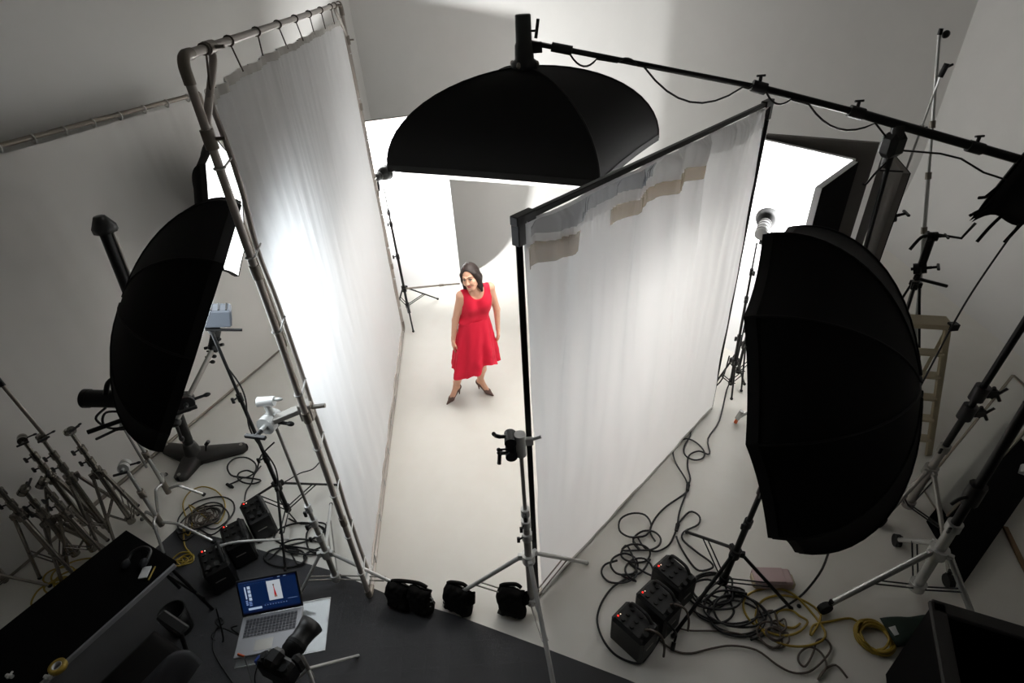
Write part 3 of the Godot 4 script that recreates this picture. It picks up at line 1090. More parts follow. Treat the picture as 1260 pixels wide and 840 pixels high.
func centre_stands() -> void:
	# the stand clamped to the right scrim, in the centre foreground
	var base := Vector3(0.02, 0, -2.29)
	var t := tripod("steel_stand", "silver rolling-column stand in the centre foreground holding the black scrim frame", "light stand", base, Vector3(0.01, 1.74, -2.29), [Vector3(0.474, 0.000, -2.620), Vector3(-0.630, 0.000, -2.372), Vector3(0.139, 0.000, -1.627)], 0.11, 0.62, M["grey steel"], M["aluminium"], 0.026, [0.86, 0.99, 1.10])
	var s := mesh()
	var o := Vector3(-0.01, 1.68, 0.0)
	rod(s, o + Vector3(0, -0.08, 0), o + Vector3(0, 0.08, 0), 0.033, -1.0, 16)
	box(s, o + Vector3(0.05, 0.02, 0), Vector3(0.05, 0.05, 0.03))
	rod(s, o + Vector3(0.06, 0.03, 0.0), o + Vector3(0.12, 0.05, 0.0), 0.010)
	part("receiver", s, M["aluminium"], t)
	s = mesh()
	box(s, o + Vector3(-0.055, 0.015, 0.0), Vector3(0.06, 0.13, 0.06), Basis.IDENTITY, 0.012)
	rod(s, o + Vector3(-0.055, 0.055, -0.04), o + Vector3(-0.055, 0.055, 0.045), 0.034, -1.0, 16)
	rod(s, o + Vector3(-0.055, -0.055, -0.04), o + Vector3(-0.055, -0.055, 0.045), 0.034, -1.0, 16)
	var cl := part("clamp", s, M["black plastic"], t)
	for e in [[0.07, -0.135, 0.115], [-0.06, -0.12, -0.125]]:
		s = mesh()
		rod(s, o + Vector3(-0.06, e[0], 0.0), o + Vector3(-0.12, e[0], 0.0), 0.011)
		tube(s, smooth_path([o + Vector3(-0.11, e[0], 0), o + Vector3(e[1], e[0] + 0.01, 0), o + Vector3(e[1] - 0.01, e[2], 0.02)], 4), 0.012, 8)
		part("lever", s, M["black plastic"], cl)
	s = mesh()
	for h in [0.0, -0.025]:
		rod(s, o + Vector3(-0.07, h, 0.03), o + Vector3(-0.125, h, 0.03), 0.006)
		ball(s, o + Vector3(-0.125, h, 0.03), Vector3(0.013, 0.011, 0.013))
	part("thumb_screw", s, M["black metal"], cl)
	# the stand on the left scrim's near edge
	base = Vector3(-1.479, 0.000, -2.578)
	t = tripod("steel_stand", "silver stand with a disc grip head clamped to the near edge of the left scrim", "light stand", base, Vector3(-1.479, 1.763, -2.578), [Vector3(-0.774, 0.000, -2.408), Vector3(-1.768, -0.000, -2.490), Vector3(-1.722, 0.000, -3.373)], 0.11, 0.42, M["grey steel"], M["aluminium"], 0.021, [0.62, 0.78, 0.93])
	var tp := Vector3(-1.479, 1.763, -2.578) - t.position
	grip_head(t, tp + Vector3(-0.01, -0.02, 0.02), Vector3(-0.25, 0.1, 1.0), M["aluminium"], 1.35)
	s = mesh()
	rod(s, tp + Vector3(0.0, 0.0, 0.0), tp + Vector3(0.0, 0.13, 0.0), 0.022, -1.0, 14)
	rod(s, tp + Vector3(-0.05, 0.12, 0.0), tp + Vector3(0.05, 0.12, 0.0), 0.03, -1.0, 14)
	ball(s, tp + Vector3(0.075, 0.13, 0.0), Vector3(0.03, 0.012, 0.012))
	part("swivel", s, M["aluminium"], t)
	s = mesh()
	beam(s, tp + Vector3(0.02, 0.0, 0.03), tp + Vector3(0.20, 0.07, 0.03), 0.06, 0.035)
	box(s, tp + Vector3(0.235, 0.06, 0.03), Vector3(0.075, 0.12, 0.075))
	rod(s, tp + Vector3(0.27, 0.08, 0.03), tp + Vector3(0.35, 0.085, 0.03), 0.014)
	part("pipe_clamp", s, M["grey steel"], t)
	# sandbags weighing their legs down
	sandbag("black double sandbag with a seam and clip, left of the two other sandbags", Vector3(-0.893, 0.000, -2.364), 0.35, 0.20, -15.0, true)
	sandbag("black sandbag with a flap slung over the leg end, middle of the row", Vector3(-0.536, 0.000, -2.321), 0.20, 0.21, -20.0, false)
	sandbag("black rounded sandbag hanging close beside the centre stand's column", Vector3(-0.137, 0.000, -2.263), 0.19, 0.23, -10.0, false)
	# the black stand by the far foam board
	t = tripod("black_light_stand", "slim black light stand in front of the foam board behind the left scrim", "light stand", Vector3(-1.393, 0.000, -6.620), HEAD_LEFT + Vector3(0.0, -0.16, 0.03), [Vector3(-1.026, 0.000, -7.001), Vector3(-1.288, 0.000, -6.175), Vector3(-1.587, 0.000, -6.889)], 0.16, 0.42, M["black metal"], M["black metal"], 0.017, [0.9, 1.35, 1.5])
	s = mesh()
	var hub := Vector3(0.0, 0.42, 0.0)
	var tip := Vector3(-0.661, 0.360, -6.774) - t.position
	rod(s, hub, tip, 0.013)
	rod(s, hub.lerp(tip, 0.62), hub.lerp(tip, 0.70), 0.02)
	part("side_arm", s, M["worn steel"], t)

func sandbag(label: String, at: Vector3, w: float, h: float, yaw: float, double: bool) -> void:
	var t := thing("sandbag", label, "sandbag", at, 0.0, "")
	var b := turned(yaw, -18.0)
	var nz := wave(int(at.x * 100.0), 1.0)
	var cells := 2 if double else 1
	for c in cells:
		var s := mesh()
		var cw := w / cells
		var cx := (c - (cells - 1) * 0.5) * cw
		slab(s, 18, 16, func(u, v, k):
			var pu := 1.0 - pow(absf(2.0 * u - 1.0), 4.0)
			var pv := 1.0 - pow(absf(2.0 * v - 1.0), 4.0)
			var x = (u - 0.5) * cw * (1.0 + 0.10 * (1.0 - v)) + 0.012 * sin(v * 7.0)
			var y = 0.01 + v * h + 0.012 * sin(u * 5.0 + c)
			var th = 0.006 + 0.062 * sqrt(maxf(pu * pv, 0.0)) * (1.15 - 0.5 * v)
			return b * Vector3(cx + x, y, k * th + 0.012 * nz.get_noise_2d(u * 5.0, v * 5.0)) + Vector3(0, 0.0, 0.02), b * Vector3.BACK)
		part("bag", s, M["black nylon"], t)
	var s2 := mesh()
	tube(s2, smooth_path([b * Vector3(-w * 0.4, h, 0.0), b * Vector3(-w * 0.2, h + 0.025, 0.01), b * Vector3(w * 0.2, h + 0.025, 0.0), b * Vector3(w * 0.4, h, 0.0)], 4), 0.014, 6)
	part("carry_strap", s2, M["black nylon"], t)
	if double:
		s2 = mesh()
		var ring := PackedVector3Array()
		for j in 10: ring.append(b * (Vector3(w * 0.5, h * 0.62, 0.03) + Vector3(cos(j * TAU / 10.0), sin(j * TAU / 10.0), 0) * 0.018))
		tube(s2, ring, 0.004, 5, true)
		tube(s2, smooth_path([b * Vector3(w * 0.46, h * 0.55, 0.04), b * Vector3(w * 0.47, h * 0.4, 0.05), b * Vector3(w * 0.53, h * 0.42, 0.05)], 4), 0.004, 5)
		part("clip", s2, M["chrome"], t, "chrome snap clip")
	else:
		s2 = mesh()
		slab(s2, 8, 6, func(u, v, k): return b * Vector3(w * 0.42 + u * w * 0.32, h * 0.62 + (v - 0.5) * 0.09 + u * 0.03, 0.02 + k * 0.022 * sqrt(maxf(1.0 - pow(absf(2.0 * u - 1.0), 3.0), 0.0))), b * Vector3.BACK)
		part("flap", s2, M["black nylon"], t)

# ---------- the right-hand side ----------
func right_side() -> void:
	# the right octabox's stand
	var t := tripod("black_light_stand", "black light stand with side knobs under the right softbox", "light stand", Vector3(1.432, 0.000, -2.339), OCTA_RIGHT + Vector3(0.02, -0.08, 0.05), [Vector3(1.332, 0.000, -2.842), Vector3(1.877, 0.000, -2.150), Vector3(0.988, 0.000, -2.010)], 0.13, 0.46, M["black metal"], M["black metal"], 0.021, [0.80, 1.13])
	var s := mesh()
	box(s, OCTA_RIGHT - t.position + Vector3(0.03, -0.03, 0.04), Vector3(0.07, 0.1, 0.07))
	part("tilt_head", s, M["black plastic"], t)
	# stands between the right scrim and the V-flat
	t = tripod("black_light_stand", "black light stand carrying the silver-ringed strobe by the V-flat", "light stand", Vector3(2.296, 0.000, -4.547), HEAD_RIGHT + Vector3(-0.07, -0.17, 0.06), [Vector3(2.172, 0.000, -4.671), Vector3(2.284, 0.000, -4.440), Vector3(2.508, 0.000, -4.665)], 0.16, 0.44, M["black metal"], M["black metal"], 0.016, [0.75, 1.2, 1.5])
	t = tripod("black_light_stand", "second black light stand close beside the strobe's stand, behind the right scrim", "light stand", Vector3(2.434, 0.000, -4.730), Vector3(2.47, 1.7, -4.72), [Vector3(2.321, 0.000, -4.844), Vector3(2.433, 0.000, -4.560), Vector3(2.651, 0.000, -4.824)], 0.16, 0.5, M["black metal"], M["black metal"], 0.015, [0.7, 1.1])
	s = mesh()
	rod(s, Vector3(0.0, 1.66, 0.0), Vector3(0.06, 1.78, 0.02), 0.03)
	part("spigot", s, M["black plastic"], t)
	# half hidden chromed stand with an orange foot
	var f := Vector3(2.199, 0.000, -4.094)
	t = thing("chrome_stand", "chromed stand foot with an orange tip showing beside the right softbox", "light stand", f + Vector3(0.36, 0, 0.02))
	s = mesh()
	rod(s, Vector3(-0.33, 0.07, -0.02), Vector3(-0.02, 0.32, 0.0), 0.013)
	part("leg", s, M["chrome"], t)
	s = mesh()
	rod(s, Vector3(-0.36, 0.0, -0.02), Vector3(-0.345, 0.06, -0.02), 0.018, 0.016)
	part("foot", s, M["orange rubber"], t, "worn orange rubber foot")
	s = mesh()
	rod(s, Vector3(-0.35, 0.05, -0.02), Vector3(-0.32, 0.15, -0.02), 0.024)
	part("sleeve", s, M["chrome"], t)
	s = mesh()
	rod(s, Vector3(0, 0.0, 0), Vector3(0, 1.1, 0), 0.017)
	rod(s, Vector3(0.0, 0.30, 0), Vector3(0.28, 0.02, 0.15), 0.013)
	rod(s, Vector3(0.0, 0.30, 0), Vector3(0.12, 0.02, -0.3), 0.013)
	part("column", s, M["chrome"], t)
	# two big wheeled stands at the right edge
	t = tripod("wheeled_stand", "heavy wheeled stand at the right edge, silver legs and thick black column", "light stand", Vector3(2.796, -0.000, -2.211), Vector3(2.796, 1.813, -2.211), [Vector3(2.126, 0.000, -2.121), Vector3(2.905, 0.000, -2.585), Vector3(3.019, 0.000, -1.967)], 0.10, 0.50, M["black metal"], M["chrome"], 0.034, [0.78], "", true)
	s = mesh()
	tube(s, smooth_path([Vector3(0.0, 1.05, 0.0), Vector3(-0.09, 1.07, 0.02), Vector3(-0.13, 1.02, 0.02)], 4), 0.012, 8)
	rod(s, Vector3(0.0, 1.0, 0.0), Vector3(0.0, 1.16, 0.0), 0.05)
	part("crank", s, M["black plastic"], t)
	var top := Vector3(3.181, 2.014, -2.924)
	t = tripod("wheeled_stand", "second wheeled stand with crank clamps, just behind the right softbox's edge", "light stand", Vector3(3.181, 0.000, -2.924), top + Vector3(0.10, 0, 0.05), [Vector3(3.080, 0.000, -2.288), Vector3(3.493, -0.000, -3.088), Vector3(2.920, -0.000, -2.806)], 0.09, 0.50, M["black metal"], M["grey steel"], 0.028, [0.75], "", true)
	var ax: Vector3 = (top + Vector3(0.10, 0, 0.05) - t.position) / top.y
	for h in [1.12, 1.30]:
		s = mesh()
		rod(s, ax * (h - 0.07), ax * (h + 0.05), 0.048, -1.0, 14)
		box(s, ax * h + Vector3(0.06, 0, 0.02), Vector3(0.07, 0.06, 0.05))
		rod(s, ax * h + Vector3(0.06, 0.05, 0.02), ax * h + Vector3(0.13, -0.06, 0.04), 0.012)
		rod(s, ax * h + Vector3(0.08, -0.05, 0.02), ax * h + Vector3(0.14, 0.05, 0.04), 0.010)
		part("crank_clamp", s, M["black plastic"], t)
	# tall slim stands against the right wall
	t = tripod("steel_stand", "tall slim silver stand with a black grip at mid height, before the right wall", "light stand", Vector3(3.66, 0, -4.95), Vector3(3.60, 3.02, -4.79), [Vector3(4.0, 0, -4.7), Vector3(3.46, 0, -4.55), Vector3(3.61, 0, -5.35)], 0.2, 0.9, M["aluminium"], M["grey steel"], 0.016, [1.2, 1.88, 2.6])
	grip_head(t, Vector3(-0.04, 1.78, 0.10), Vector3(0.9, 0.3, 0.2), M["black plastic"], 1.3)
	s = mesh()
	rod(s, Vector3(-0.038, 1.85, 0.10), Vector3(-0.042, 2.05, 0.11), 0.026)
	part("grip_spigot", s, M["black metal"], t)
	s = mesh()
	rod(s, Vector3(-0.06, 3.0, 0.16), Vector3(-0.04, 3.1, 0.16), 0.022)
	rod(s, Vector3(-0.06, 3.06, 0.16), Vector3(0.01, 3.09, 0.16), 0.010)
	part("spigot", s, M["black metal"], t)
	var q0 := Vector3(4.201, 0.611, -4.695)
	var q1 := Vector3(4.054, 3.204, -5.584)
	t = thing("steel_pole", "tallest thin silver pole, leaning against the slim stands on the right", "pole", Vector3(q0.x, 0, q0.z))
	s = mesh()
	var foot := q0 + (q0 - q1) * (q0.y / (q1.y - q0.y))
	rod(s, foot - t.position, q0.lerp(q1, 0.55) - t.position, 0.019)
	part("lower_tube", s, M["aluminium"], t)
	s = mesh()
	rod(s, q0.lerp(q1, 0.5) - t.position, q1 - t.position, 0.015)
	part("upper_tube", s, M["aluminium"], t)
	for u in [0.36, 0.55, 0.72]:
		s = mesh()
		rod(s, q0.lerp(q1, u - 0.012) - t.position, q0.lerp(q1, u + 0.012) - t.position, 0.027)
		part("collar", s, M["worn steel"], t)
	s = mesh()
	rod(s, q1 - t.position, q1 - t.position + Vector3(0, 0.05, 0), 0.02)
	ball(s, q1 - t.position + Vector3(0.06, 0.0, 0), Vector3(0.035, 0.035, 0.03))
	part("tip", s, M["black metal"], t)
	t = tripod("black_light_stand", "black-headed stand with a big crank grip beside the tall silver pole", "light stand", Vector3(3.92, 0, -4.5), Vector3(3.78, 1.75, -4.47), [Vector3(4.22, 0, -4.35), Vector3(3.67, 0, -4.15), Vector3(3.87, 0, -4.85)], 0.2, 1.25, M["grey steel"], M["black metal"], 0.018, [1.35])
	grip_head(t, Vector3(-0.11, 1.42, 0.02), Vector3(0.8, 0.3, 0.5), M["black plastic"], 1.2)
	grip_head(t, Vector3(-0.13, 1.74, 0.03), Vector3(0.9, 0.1, 0.3), M["black plastic"], 1.0)
	s = mesh()
	rod(s, Vector3(-0.11, 1.45, 0.02), Vector3(-0.13, 1.74, 0.03), 0.034)
	tube(s, smooth_path([Vector3(-0.14, 1.75, 0.03), Vector3(-0.24, 1.75, 0.05), Vector3(-0.31, 1.64, 0.06)], 4), 0.014, 8)
	tube(s, PackedVector3Array([Vector3(-0.1, 1.76, 0.03), Vector3(0.12, 1.72, 0.06), Vector3(0.19, 1.86, 0.06)]), 0.012, 8)
	part("boom_joint", s, M["black metal"], t)
	s = mesh()
	rod(s, Vector3(-0.11, 1.32, 0.03), Vector3(0.17, 1.24, 0.07), 0.016)
	part("crank_handle", s, M["black metal"], t)
	# the cream step ladder
	t = thing("step_ladder", "cream metal step ladder leaning beyond the right softbox's edge", "ladder", Vector3(3.746, 0.000, -3.506))
	var l0 := Vector3(0.02, 0.0, 0.0)
	var l1 := Vector3(3.580, 1.280, -3.702) - t.position
	var wd := (Vector3(-1.0, 0, -0.25)).normalized() * 0.42
	for k in [0.0, 1.0]:
		s = mesh()
		beam(s, l0 + wd * k, l1 + wd * k, 0.03, 0.055)
		part("rail", s, M["cream paint"], t)
		s = mesh()
		beam(s, Vector3(0.2, 0.0, -0.65) + wd * k, l1 + wd * k, 0.025, 0.035)
		part("rear_leg", s, M["cream paint"], t)
	for k in 5:
		s = mesh()
		var u := 0.14 + k * 0.17
		box(s, l0.lerp(l1, u) + wd * 0.5, Vector3(0.40, 0.025, 0.09), Basis(wd.normalized(), Vector3.UP, wd.normalized().cross(Vector3.UP)))
		part("step", s, M["cream paint"], t)
	s = mesh()
	box(s, l1 + wd * 0.5 + Vector3(0, 0.02, -0.05), Vector3(0.50, 0.045, 0.16), Basis(wd.normalized(), Vector3.UP, wd.normalized().cross(Vector3.UP)))
	part("top_cap", s, M["cream paint"], t)
	s = mesh()
	box(s, l1 + Vector3(0.02, 0.03, 0.02), Vector3(0.07, 0.06, 0.06))
	part("hinge", s, M["black metal"], t)
	# black padded board lying on the floor, a hazy sheet leaning behind it, a stick
	t = thing("black_board", "big black board leaning low on the floor behind the wheeled stands", "board", Vector3(3.680, 0.000, -2.707))
	var bo := -t.position
	s = mesh()
	var c0 := Vector3(3.284, 0.000, -2.801) + bo
	var c1 := Vector3(3.190, 0.000, -2.247) + bo
	var c2 := Vector3(4.469, 0.000, -3.151) + bo + Vector3(0.0, 0.0, 0.0)
	var dirl := (c2 - c1)
	dirl.y = 0.12
	beam_slab(s, c0, c1, dirl, 0.05)
	part("board", s, M["matt black paint"], t)
	s = mesh()
	rod(s, c1 + dirl * 0.82 + Vector3(0, 0.05, -0.1), c1 + dirl * 0.88 + Vector3(0, 0.05, -0.12), 0.035)
	part("fitting", s, M["aluminium"], t)
	t = thing("plastic_sheet", "hazy clear sheet with a pale wooden frame leaning by the right edge", "sheet", Vector3(4.099, 0.000, -3.474))
	var w0 := Vector3(3.473, 0.000, -3.144) - t.position
	var w1 := Vector3(3.473, 1.389, -2.939) - t.position
	var w2 := Vector3(3.425, 1.404, -2.599) - t.position
	var w3 := w0 + (w2 - w1)
	w3.y = 0.0
	s = mesh()
	quad(s, w0, w1, w2, w3, Vector3(-1, 1, 0))
	part("sheet", s, M["hazy plastic sheet"], t)
	for e in [[w0, w1], [w1, w2], [w2, w3], [w3, w0]]:
		s = mesh()
		beam(s, e[0], e[1], 0.018, 0.014)
		part("frame_strip", s, M["weathered strip"], t)
	s = mesh()
	beam(s, Vector3(3.840, -0.000, -2.695) + Vector3(0, 0.015, 0), Vector3(3.688, 0.000, -2.264) + Vector3(0, 0.015, 0), 0.035, 0.022)
	solo("wood_strip", s, M["raw wood"], "bare wooden strip lying on the floor right of the black board", "strip")
	# the open flight case in the corner
	t = thing("flight_case", "dark open-topped case in the bottom right corner", "case", Vector3(2.60, 0, -1.12))
	var yaw := -26.0
	var b := turned(yaw)
	var W := 1.0
	var Dp := 0.74
	var Hc := 0.8
	for e in [[0.0, -Dp * 0.5, W, 0.03], [0.0, Dp * 0.5, W, 0.03], [-W * 0.5, 0.0, 0.03, Dp], [W * 0.5, 0.0, 0.03, Dp]]:
		s = mesh()
		box(s, b * Vector3(e[0], Hc * 0.5, e[1]), Vector3(e[2] + 0.03, Hc, e[3]), b)
		part("side_panel", s, M["matt black paint"], t)
		s = mesh()
		box(s, b * Vector3(e[0], Hc, e[1]), Vector3(e[2] + 0.05, 0.03, e[3] + 0.05), b, 0.006)
		part("rim", s, M["case edging"], t)
	s = mesh()
	box(s, b * Vector3(0, 0.25, 0), Vector3(W, 0.02, Dp), b)
	part("floor_panel", s, M["black desk top"], t)
	s = mesh()
	box(s, b * Vector3(0.1, Hc - 0.1, 0.02), Vector3(W - 0.3, 0.02, 0.03), b)
	part("divider", s, M["black metal"], t)
	# the cloth bag and its paper behind the case
	t = thing("cloth_bag", "dark green cloth bag tucked behind the case", "bag", Vector3(2.592, 0.000, -1.916))
	s = mesh()
	slab(s, 14, 10, func(u, v, k):
		var e := sqrt(maxf((1.0 - pow(absf(2.0 * u - 1.0), 3.0)) * (1.0 - pow(absf(2.0 * v - 1.0), 3.0)), 0.0))
		return Vector3((u - 0.5) * 0.34, 0.06 + k * 0.055 * e + 0.01 * sin(u * 8.0), (v - 0.5) * 0.2), Vector3.UP)
	part("bag", s, M["dark green cloth"], t)
	s = mesh()
	box(s, Vector3(-0.13, 0.105, 0.01), Vector3(0.085, 0.004, 0.055), turned(10.0, 5.0))
	solo("paper_slip", s, M["paper"], "small white paper slip lying on the green bag", "paper").position = Vector3(2.592, 0.000, -1.916)
	# the small box on the floor
	t = thing("junction_box", "pale pinkish box on the floor beside the softbox stand's leg", "box", Vector3(1.821, 0.000, -2.364))
	b = turned(-6.0)
	s = mesh()
	box(s, Vector3(0, 0.05, 0), Vector3(0.27, 0.09, 0.13), b, 0.012)
	part("body", s, M["pale pink plastic"], t)
	s = mesh()
	box(s, b * Vector3(-0.02, 0.098, 0), Vector3(0.2, 0.014, 0.12), b, 0.004)
	part("lid", s, M["pale pink plastic"], t)
	for x in [-0.12, 0.13]:
		s = mesh()
		box(s, b * Vector3(x, 0.04, 0.01), Vector3(0.05, 0.06, 0.1), b, 0.01)
		part("end_cap", s, M["cream paint"], t)

func beam_slab(s: SurfaceTool, a: Vector3, b: Vector3, d: Vector3, th: float) -> void:
	var up := Vector3.UP * th
	s.set_smooth_group(-1)
	var p := [a, b, b + d, a + d]
	quad(s, p[0], p[1], p[2], p[3], Vector3.DOWN)
	quad(s, p[0] + up, p[1] + up, p[2] + up, p[3] + up, Vector3.UP)
	var c: Vector3 = (p[0] + p[2]) * 0.5
	for i in 4:
		var j := (i + 1) % 4
		quad(s, p[i], p[j], p[j] + up, p[i] + up, (p[i] + p[j]) * 0.5 - c)
	s.set_smooth_group(0)

# ---------- the left-hand side ----------
func left_side() -> void:
	# the cast pedestal stand
	var t := thing("pedestal_stand", "heavy grey cast-iron pedestal stand with a thick black column, behind the left softbox", "light stand", Vector3(-3.234, 0.000, -4.064))
	var s := mesh()
	lathe(s, Vector3.ZERO, Basis.IDENTITY, [Vector2(0, 0.0), Vector2(0.11, 0.0), Vector2(0.12, 0.07), Vector2(0.075, 0.12), Vector2(0.06, 0.22), Vector2(0.05, 0.24), Vector2(0, 0.24)], 18)
	part("base", s, M["cast iron"], t)
	for p in [Vector3(-2.755, 0.000, -4.168), Vector3(-3.271, 0.000, -3.771), Vector3(-3.633, 0.000, -4.248)]:
		var e: Vector3 = p - t.position
		var d := e.normalized()
		var sd := Vector3.UP.cross(d)
		var L := e.length()
		s = mesh()
		slab(s, 12, 6, func(u, v, k):
			var w := lerpf(0.10, 0.062, u) * (1.0 if u < 0.92 else sqrt(maxf(1.0 - pow((u - 0.92) / 0.085, 2.0), 0.0)))
			var y := (lerpf(0.13, 0.075, u) if k > 0.0 else 0.012) - (0.03 * pow(absf(2.0 * v - 1.0), 3.0) if k > 0.0 else 0.0)
			return d * (u * L) + sd * ((v - 0.5) * 2.0 * w) + Vector3.UP * y, Vector3.UP)
		for q in [0.0, 1.0]:
			sheet(s, 12, 1, func(u, v):
				var w := lerpf(0.10, 0.062, u) * (1.0 if u < 0.92 else sqrt(maxf(1.0 - pow((u - 0.92) / 0.085, 2.0), 0.0)))
				return d * (u * L) + sd * ((q - 0.5) * 2.0 * w) + Vector3.UP * lerpf(0.012, lerpf(0.10, 0.045, u), v), sd * (q - 0.5))
		var leg := part("leg", s, M["cast iron"], t)
		s = mesh()
		rod(s, d * (L * 0.9) + Vector3(0, 0.0, 0), d * (L * 0.9) + Vector3(0, 0.088, 0), 0.016)
		part("foot_bolt", s, M["grey steel"], leg)
	s = mesh()
	var ct := Vector3(-2.980, 2.494, -4.015) - t.position
	rod(s, Vector3(0, 0.22, 0), ct, 0.048, -1.0, 18)
	part("column", s, M["black metal"], t)
	s = mesh()
	rod(s, ct * 0.6 + Vector3(0.055, 0, 0.0), ct * 0.99 + Vector3(0.055, 0, 0.0), 0.012)
	part("rail", s, M["grey steel"], t)
	s = mesh()
	lathe(s, ct + Vector3(0, -0.04, 0), Basis.IDENTITY, [Vector2(0.05, 0.0), Vector2(0.085, 0.0), Vector2(0.085, 0.04), Vector2(0.04, 0.12), Vector2(0, 0.12)], 8)
	part("top_cap", s, M["black plastic"], t)
	s = mesh()
	rod(s, Vector3(0.13, 0.12, 0.0), Vector3(0.16, 0.20, 0.0), 0.008)
	rod(s, Vector3(0.16, 0.20, 0.0), Vector3(0.20, 0.24, 0.0), 0.018)
	part("brake_pedal", s, M["black metal"], t)
	# its cross arm with grips
	var a0 := Vector3(-2.969, 0.809, -3.708)
	var a1 := Vector3(-2.692, 1.230, -4.213)
	t = thing("grip_crossbar", "short grey cross arm with black grip knobs showing right of the left softbox", "support arm", a0.lerp(a1, 0.3))
	var o := -t.position
	s = mesh()
	rod(s, a0 + o, a1 + o, 0.023)
	part("tube", s, M["grey steel"], t)
	s = mesh()
	var d := (a1 - a0).normalized()
	rod(s, a1 + o - d * 0.02, a1 + o + d * 0.12 + Vector3(-0.01, 0.06, 0), 0.042, -1.0, 14)
	rod(s, a1 + o + Vector3(-0.08, 0.0, 0.0), a1 + o + Vector3(0.10, 0.03, 0.0), 0.014)
	part("spigot_head", s, M["black plastic"], t)
	for k in 5:
		s = mesh()
		var q: Vector3 = a1 + o + Vector3(0.07 - 0.035 * k, 0.1 - 0.06 * k, 0.02)
		ball(s, q + Vector3(0.02, 0, 0), Vector3(0.024, 0.018, 0.018))
		rod(s, q - Vector3(0.06, 0, 0), q, 0.008)
		part("knob", s, M["black plastic"], t)
	grip_head(t, a0.lerp(a1, 0.27) + o, Vector3(0.5, 0.2, 0.9), M["black plastic"], 1.7)
	s = mesh()
	ball(s, a0 + o, Vector3(0.05, 0.04, 0.05))
	rod(s, a0 + o, a0 + o + Vector3(-0.02, -0.17, 0.0), 0.014)
	ball(s, a0 + o + Vector3(-0.02, -0.19, 0.0), Vector3(0.022, 0.035, 0.022))
	part("end_grip", s, M["black plastic"], t)
	# the monolight stand
	var top := Vector3(-2.035, 2.035, -3.238)
	t = tripod("black_light_stand", "black light stand with the grey monolight, between the left softbox and the left scrim", "light stand", Vector3(-2.035, 0.000, -3.238), top, [Vector3(-1.706, 0.000, -3.598), Vector3(-1.943, 0.000, -2.739), Vector3(-2.540, 0.000, -3.440)], 0.16, 0.45, M["black metal"], M["black metal"], 0.017, [0.78, 1.42])
	s = mesh()
	var cab := PackedVector3Array()
	for k in 14:
		var h := top.y - 0.35 - k * 0.14
		cab.append((top - t.position) * (h / top.y) + Vector3(0.02 + 0.035 * sin(k * 1.1), h - (top.y * (h / top.y)), 0.02))
	tube(s, smooth_path(Array(cab), 3), 0.006, 5)
	part("cable", s, M["black cable"], t)
	t = thing("monolight", "grey box-shaped monolight on top of a black stand, left of the left scrim", "strobe light", top)
	var mb := Basis(Vector3.UP, 0.35) * Basis(Vector3.BACK, -0.25)
	s = mesh()
	box(s, mb * Vector3(0.02, 0.08, 0.0), Vector3(0.24, 0.13, 0.12), mb, 0.012)
	part("body", s, M["grey plastic"], t)
	for k in 3:
		s = mesh()
		box(s, mb * Vector3(0.02 + k * 0.045, 0.147, 0.0), Vector3(0.012, 0.008, 0.1), mb)
		part("vent", s, M["black plastic"], t)
	s = mesh()
	box(s, mb * Vector3(0.02, 0.0, 0.0), Vector3(0.09, 0.05, 0.05), mb)
	rod(s, mb * Vector3(-0.02, -0.01, 0.03), mb * Vector3(0.20, -0.02, 0.03), 0.01)
	rod(s, Vector3(0, -0.05, 0), Vector3(0, 0.02, 0), 0.022)
	part("bracket", s, M["black metal"], t)
	# a strobe held behind the left softbox
	var sp := Vector3(-3.029, 1.467, -3.260)
	t = thing("studio_strobe", "black strobe head with looped cable behind the lower edge of the left softbox", "strobe light", sp)
	s = mesh()
	rod(s, Vector3(-0.13, 0.01, 0.0), Vector3(0.22, -0.03, 0.0), 0.066, -1.0, 18)
	part("body", s, M["black plastic"], t)
	s = mesh()
	rod(s, Vector3(-0.14, 0.01, 0.0), Vector3(-0.10, 0.006, 0.0), 0.071, -1.0, 18)
	part("end_cap", s, M["black metal"], t)
	s = mesh()
	tube(s, smooth_path([Vector3(0.05, 0.05, 0.02), Vector3(0.10, 0.14, 0.0), Vector3(0.18, 0.17, 0.0), Vector3(0.24, 0.12, 0.0), Vector3(0.22, 0.02, 0.0)], 5), 0.018, 8)
	part("handle", s, M["black metal"], t)
	s = mesh()
	tube(s, smooth_path([Vector3(0.02, -0.05, 0.05), Vector3(-0.09, -0.14, 0.06), Vector3(-0.03, -0.24, 0.06), Vector3(0.1, -0.23, 0.05), Vector3(0.15, -0.12, 0.05), Vector3(0.02, -0.08, 0.07), Vector3(-0.05, -0.2, 0.07), Vector3(0.05, -0.27, 0.05), Vector3(0.2, -0.22, 0.03)], 6), 0.009, 6)
	part("cable", s, M["black cable"], t)
	s = mesh()
	rod(s, Vector3(0.12, -0.12, 0.0), Vector3(0.3, -0.2, 0.0), 0.05)
	rod(s, Vector3(0.16, -0.17, 0.02), Vector3(-3.132, 1.294, -3.091) - sp, 0.018)
	part("bracket", s, M["black metal"], t)
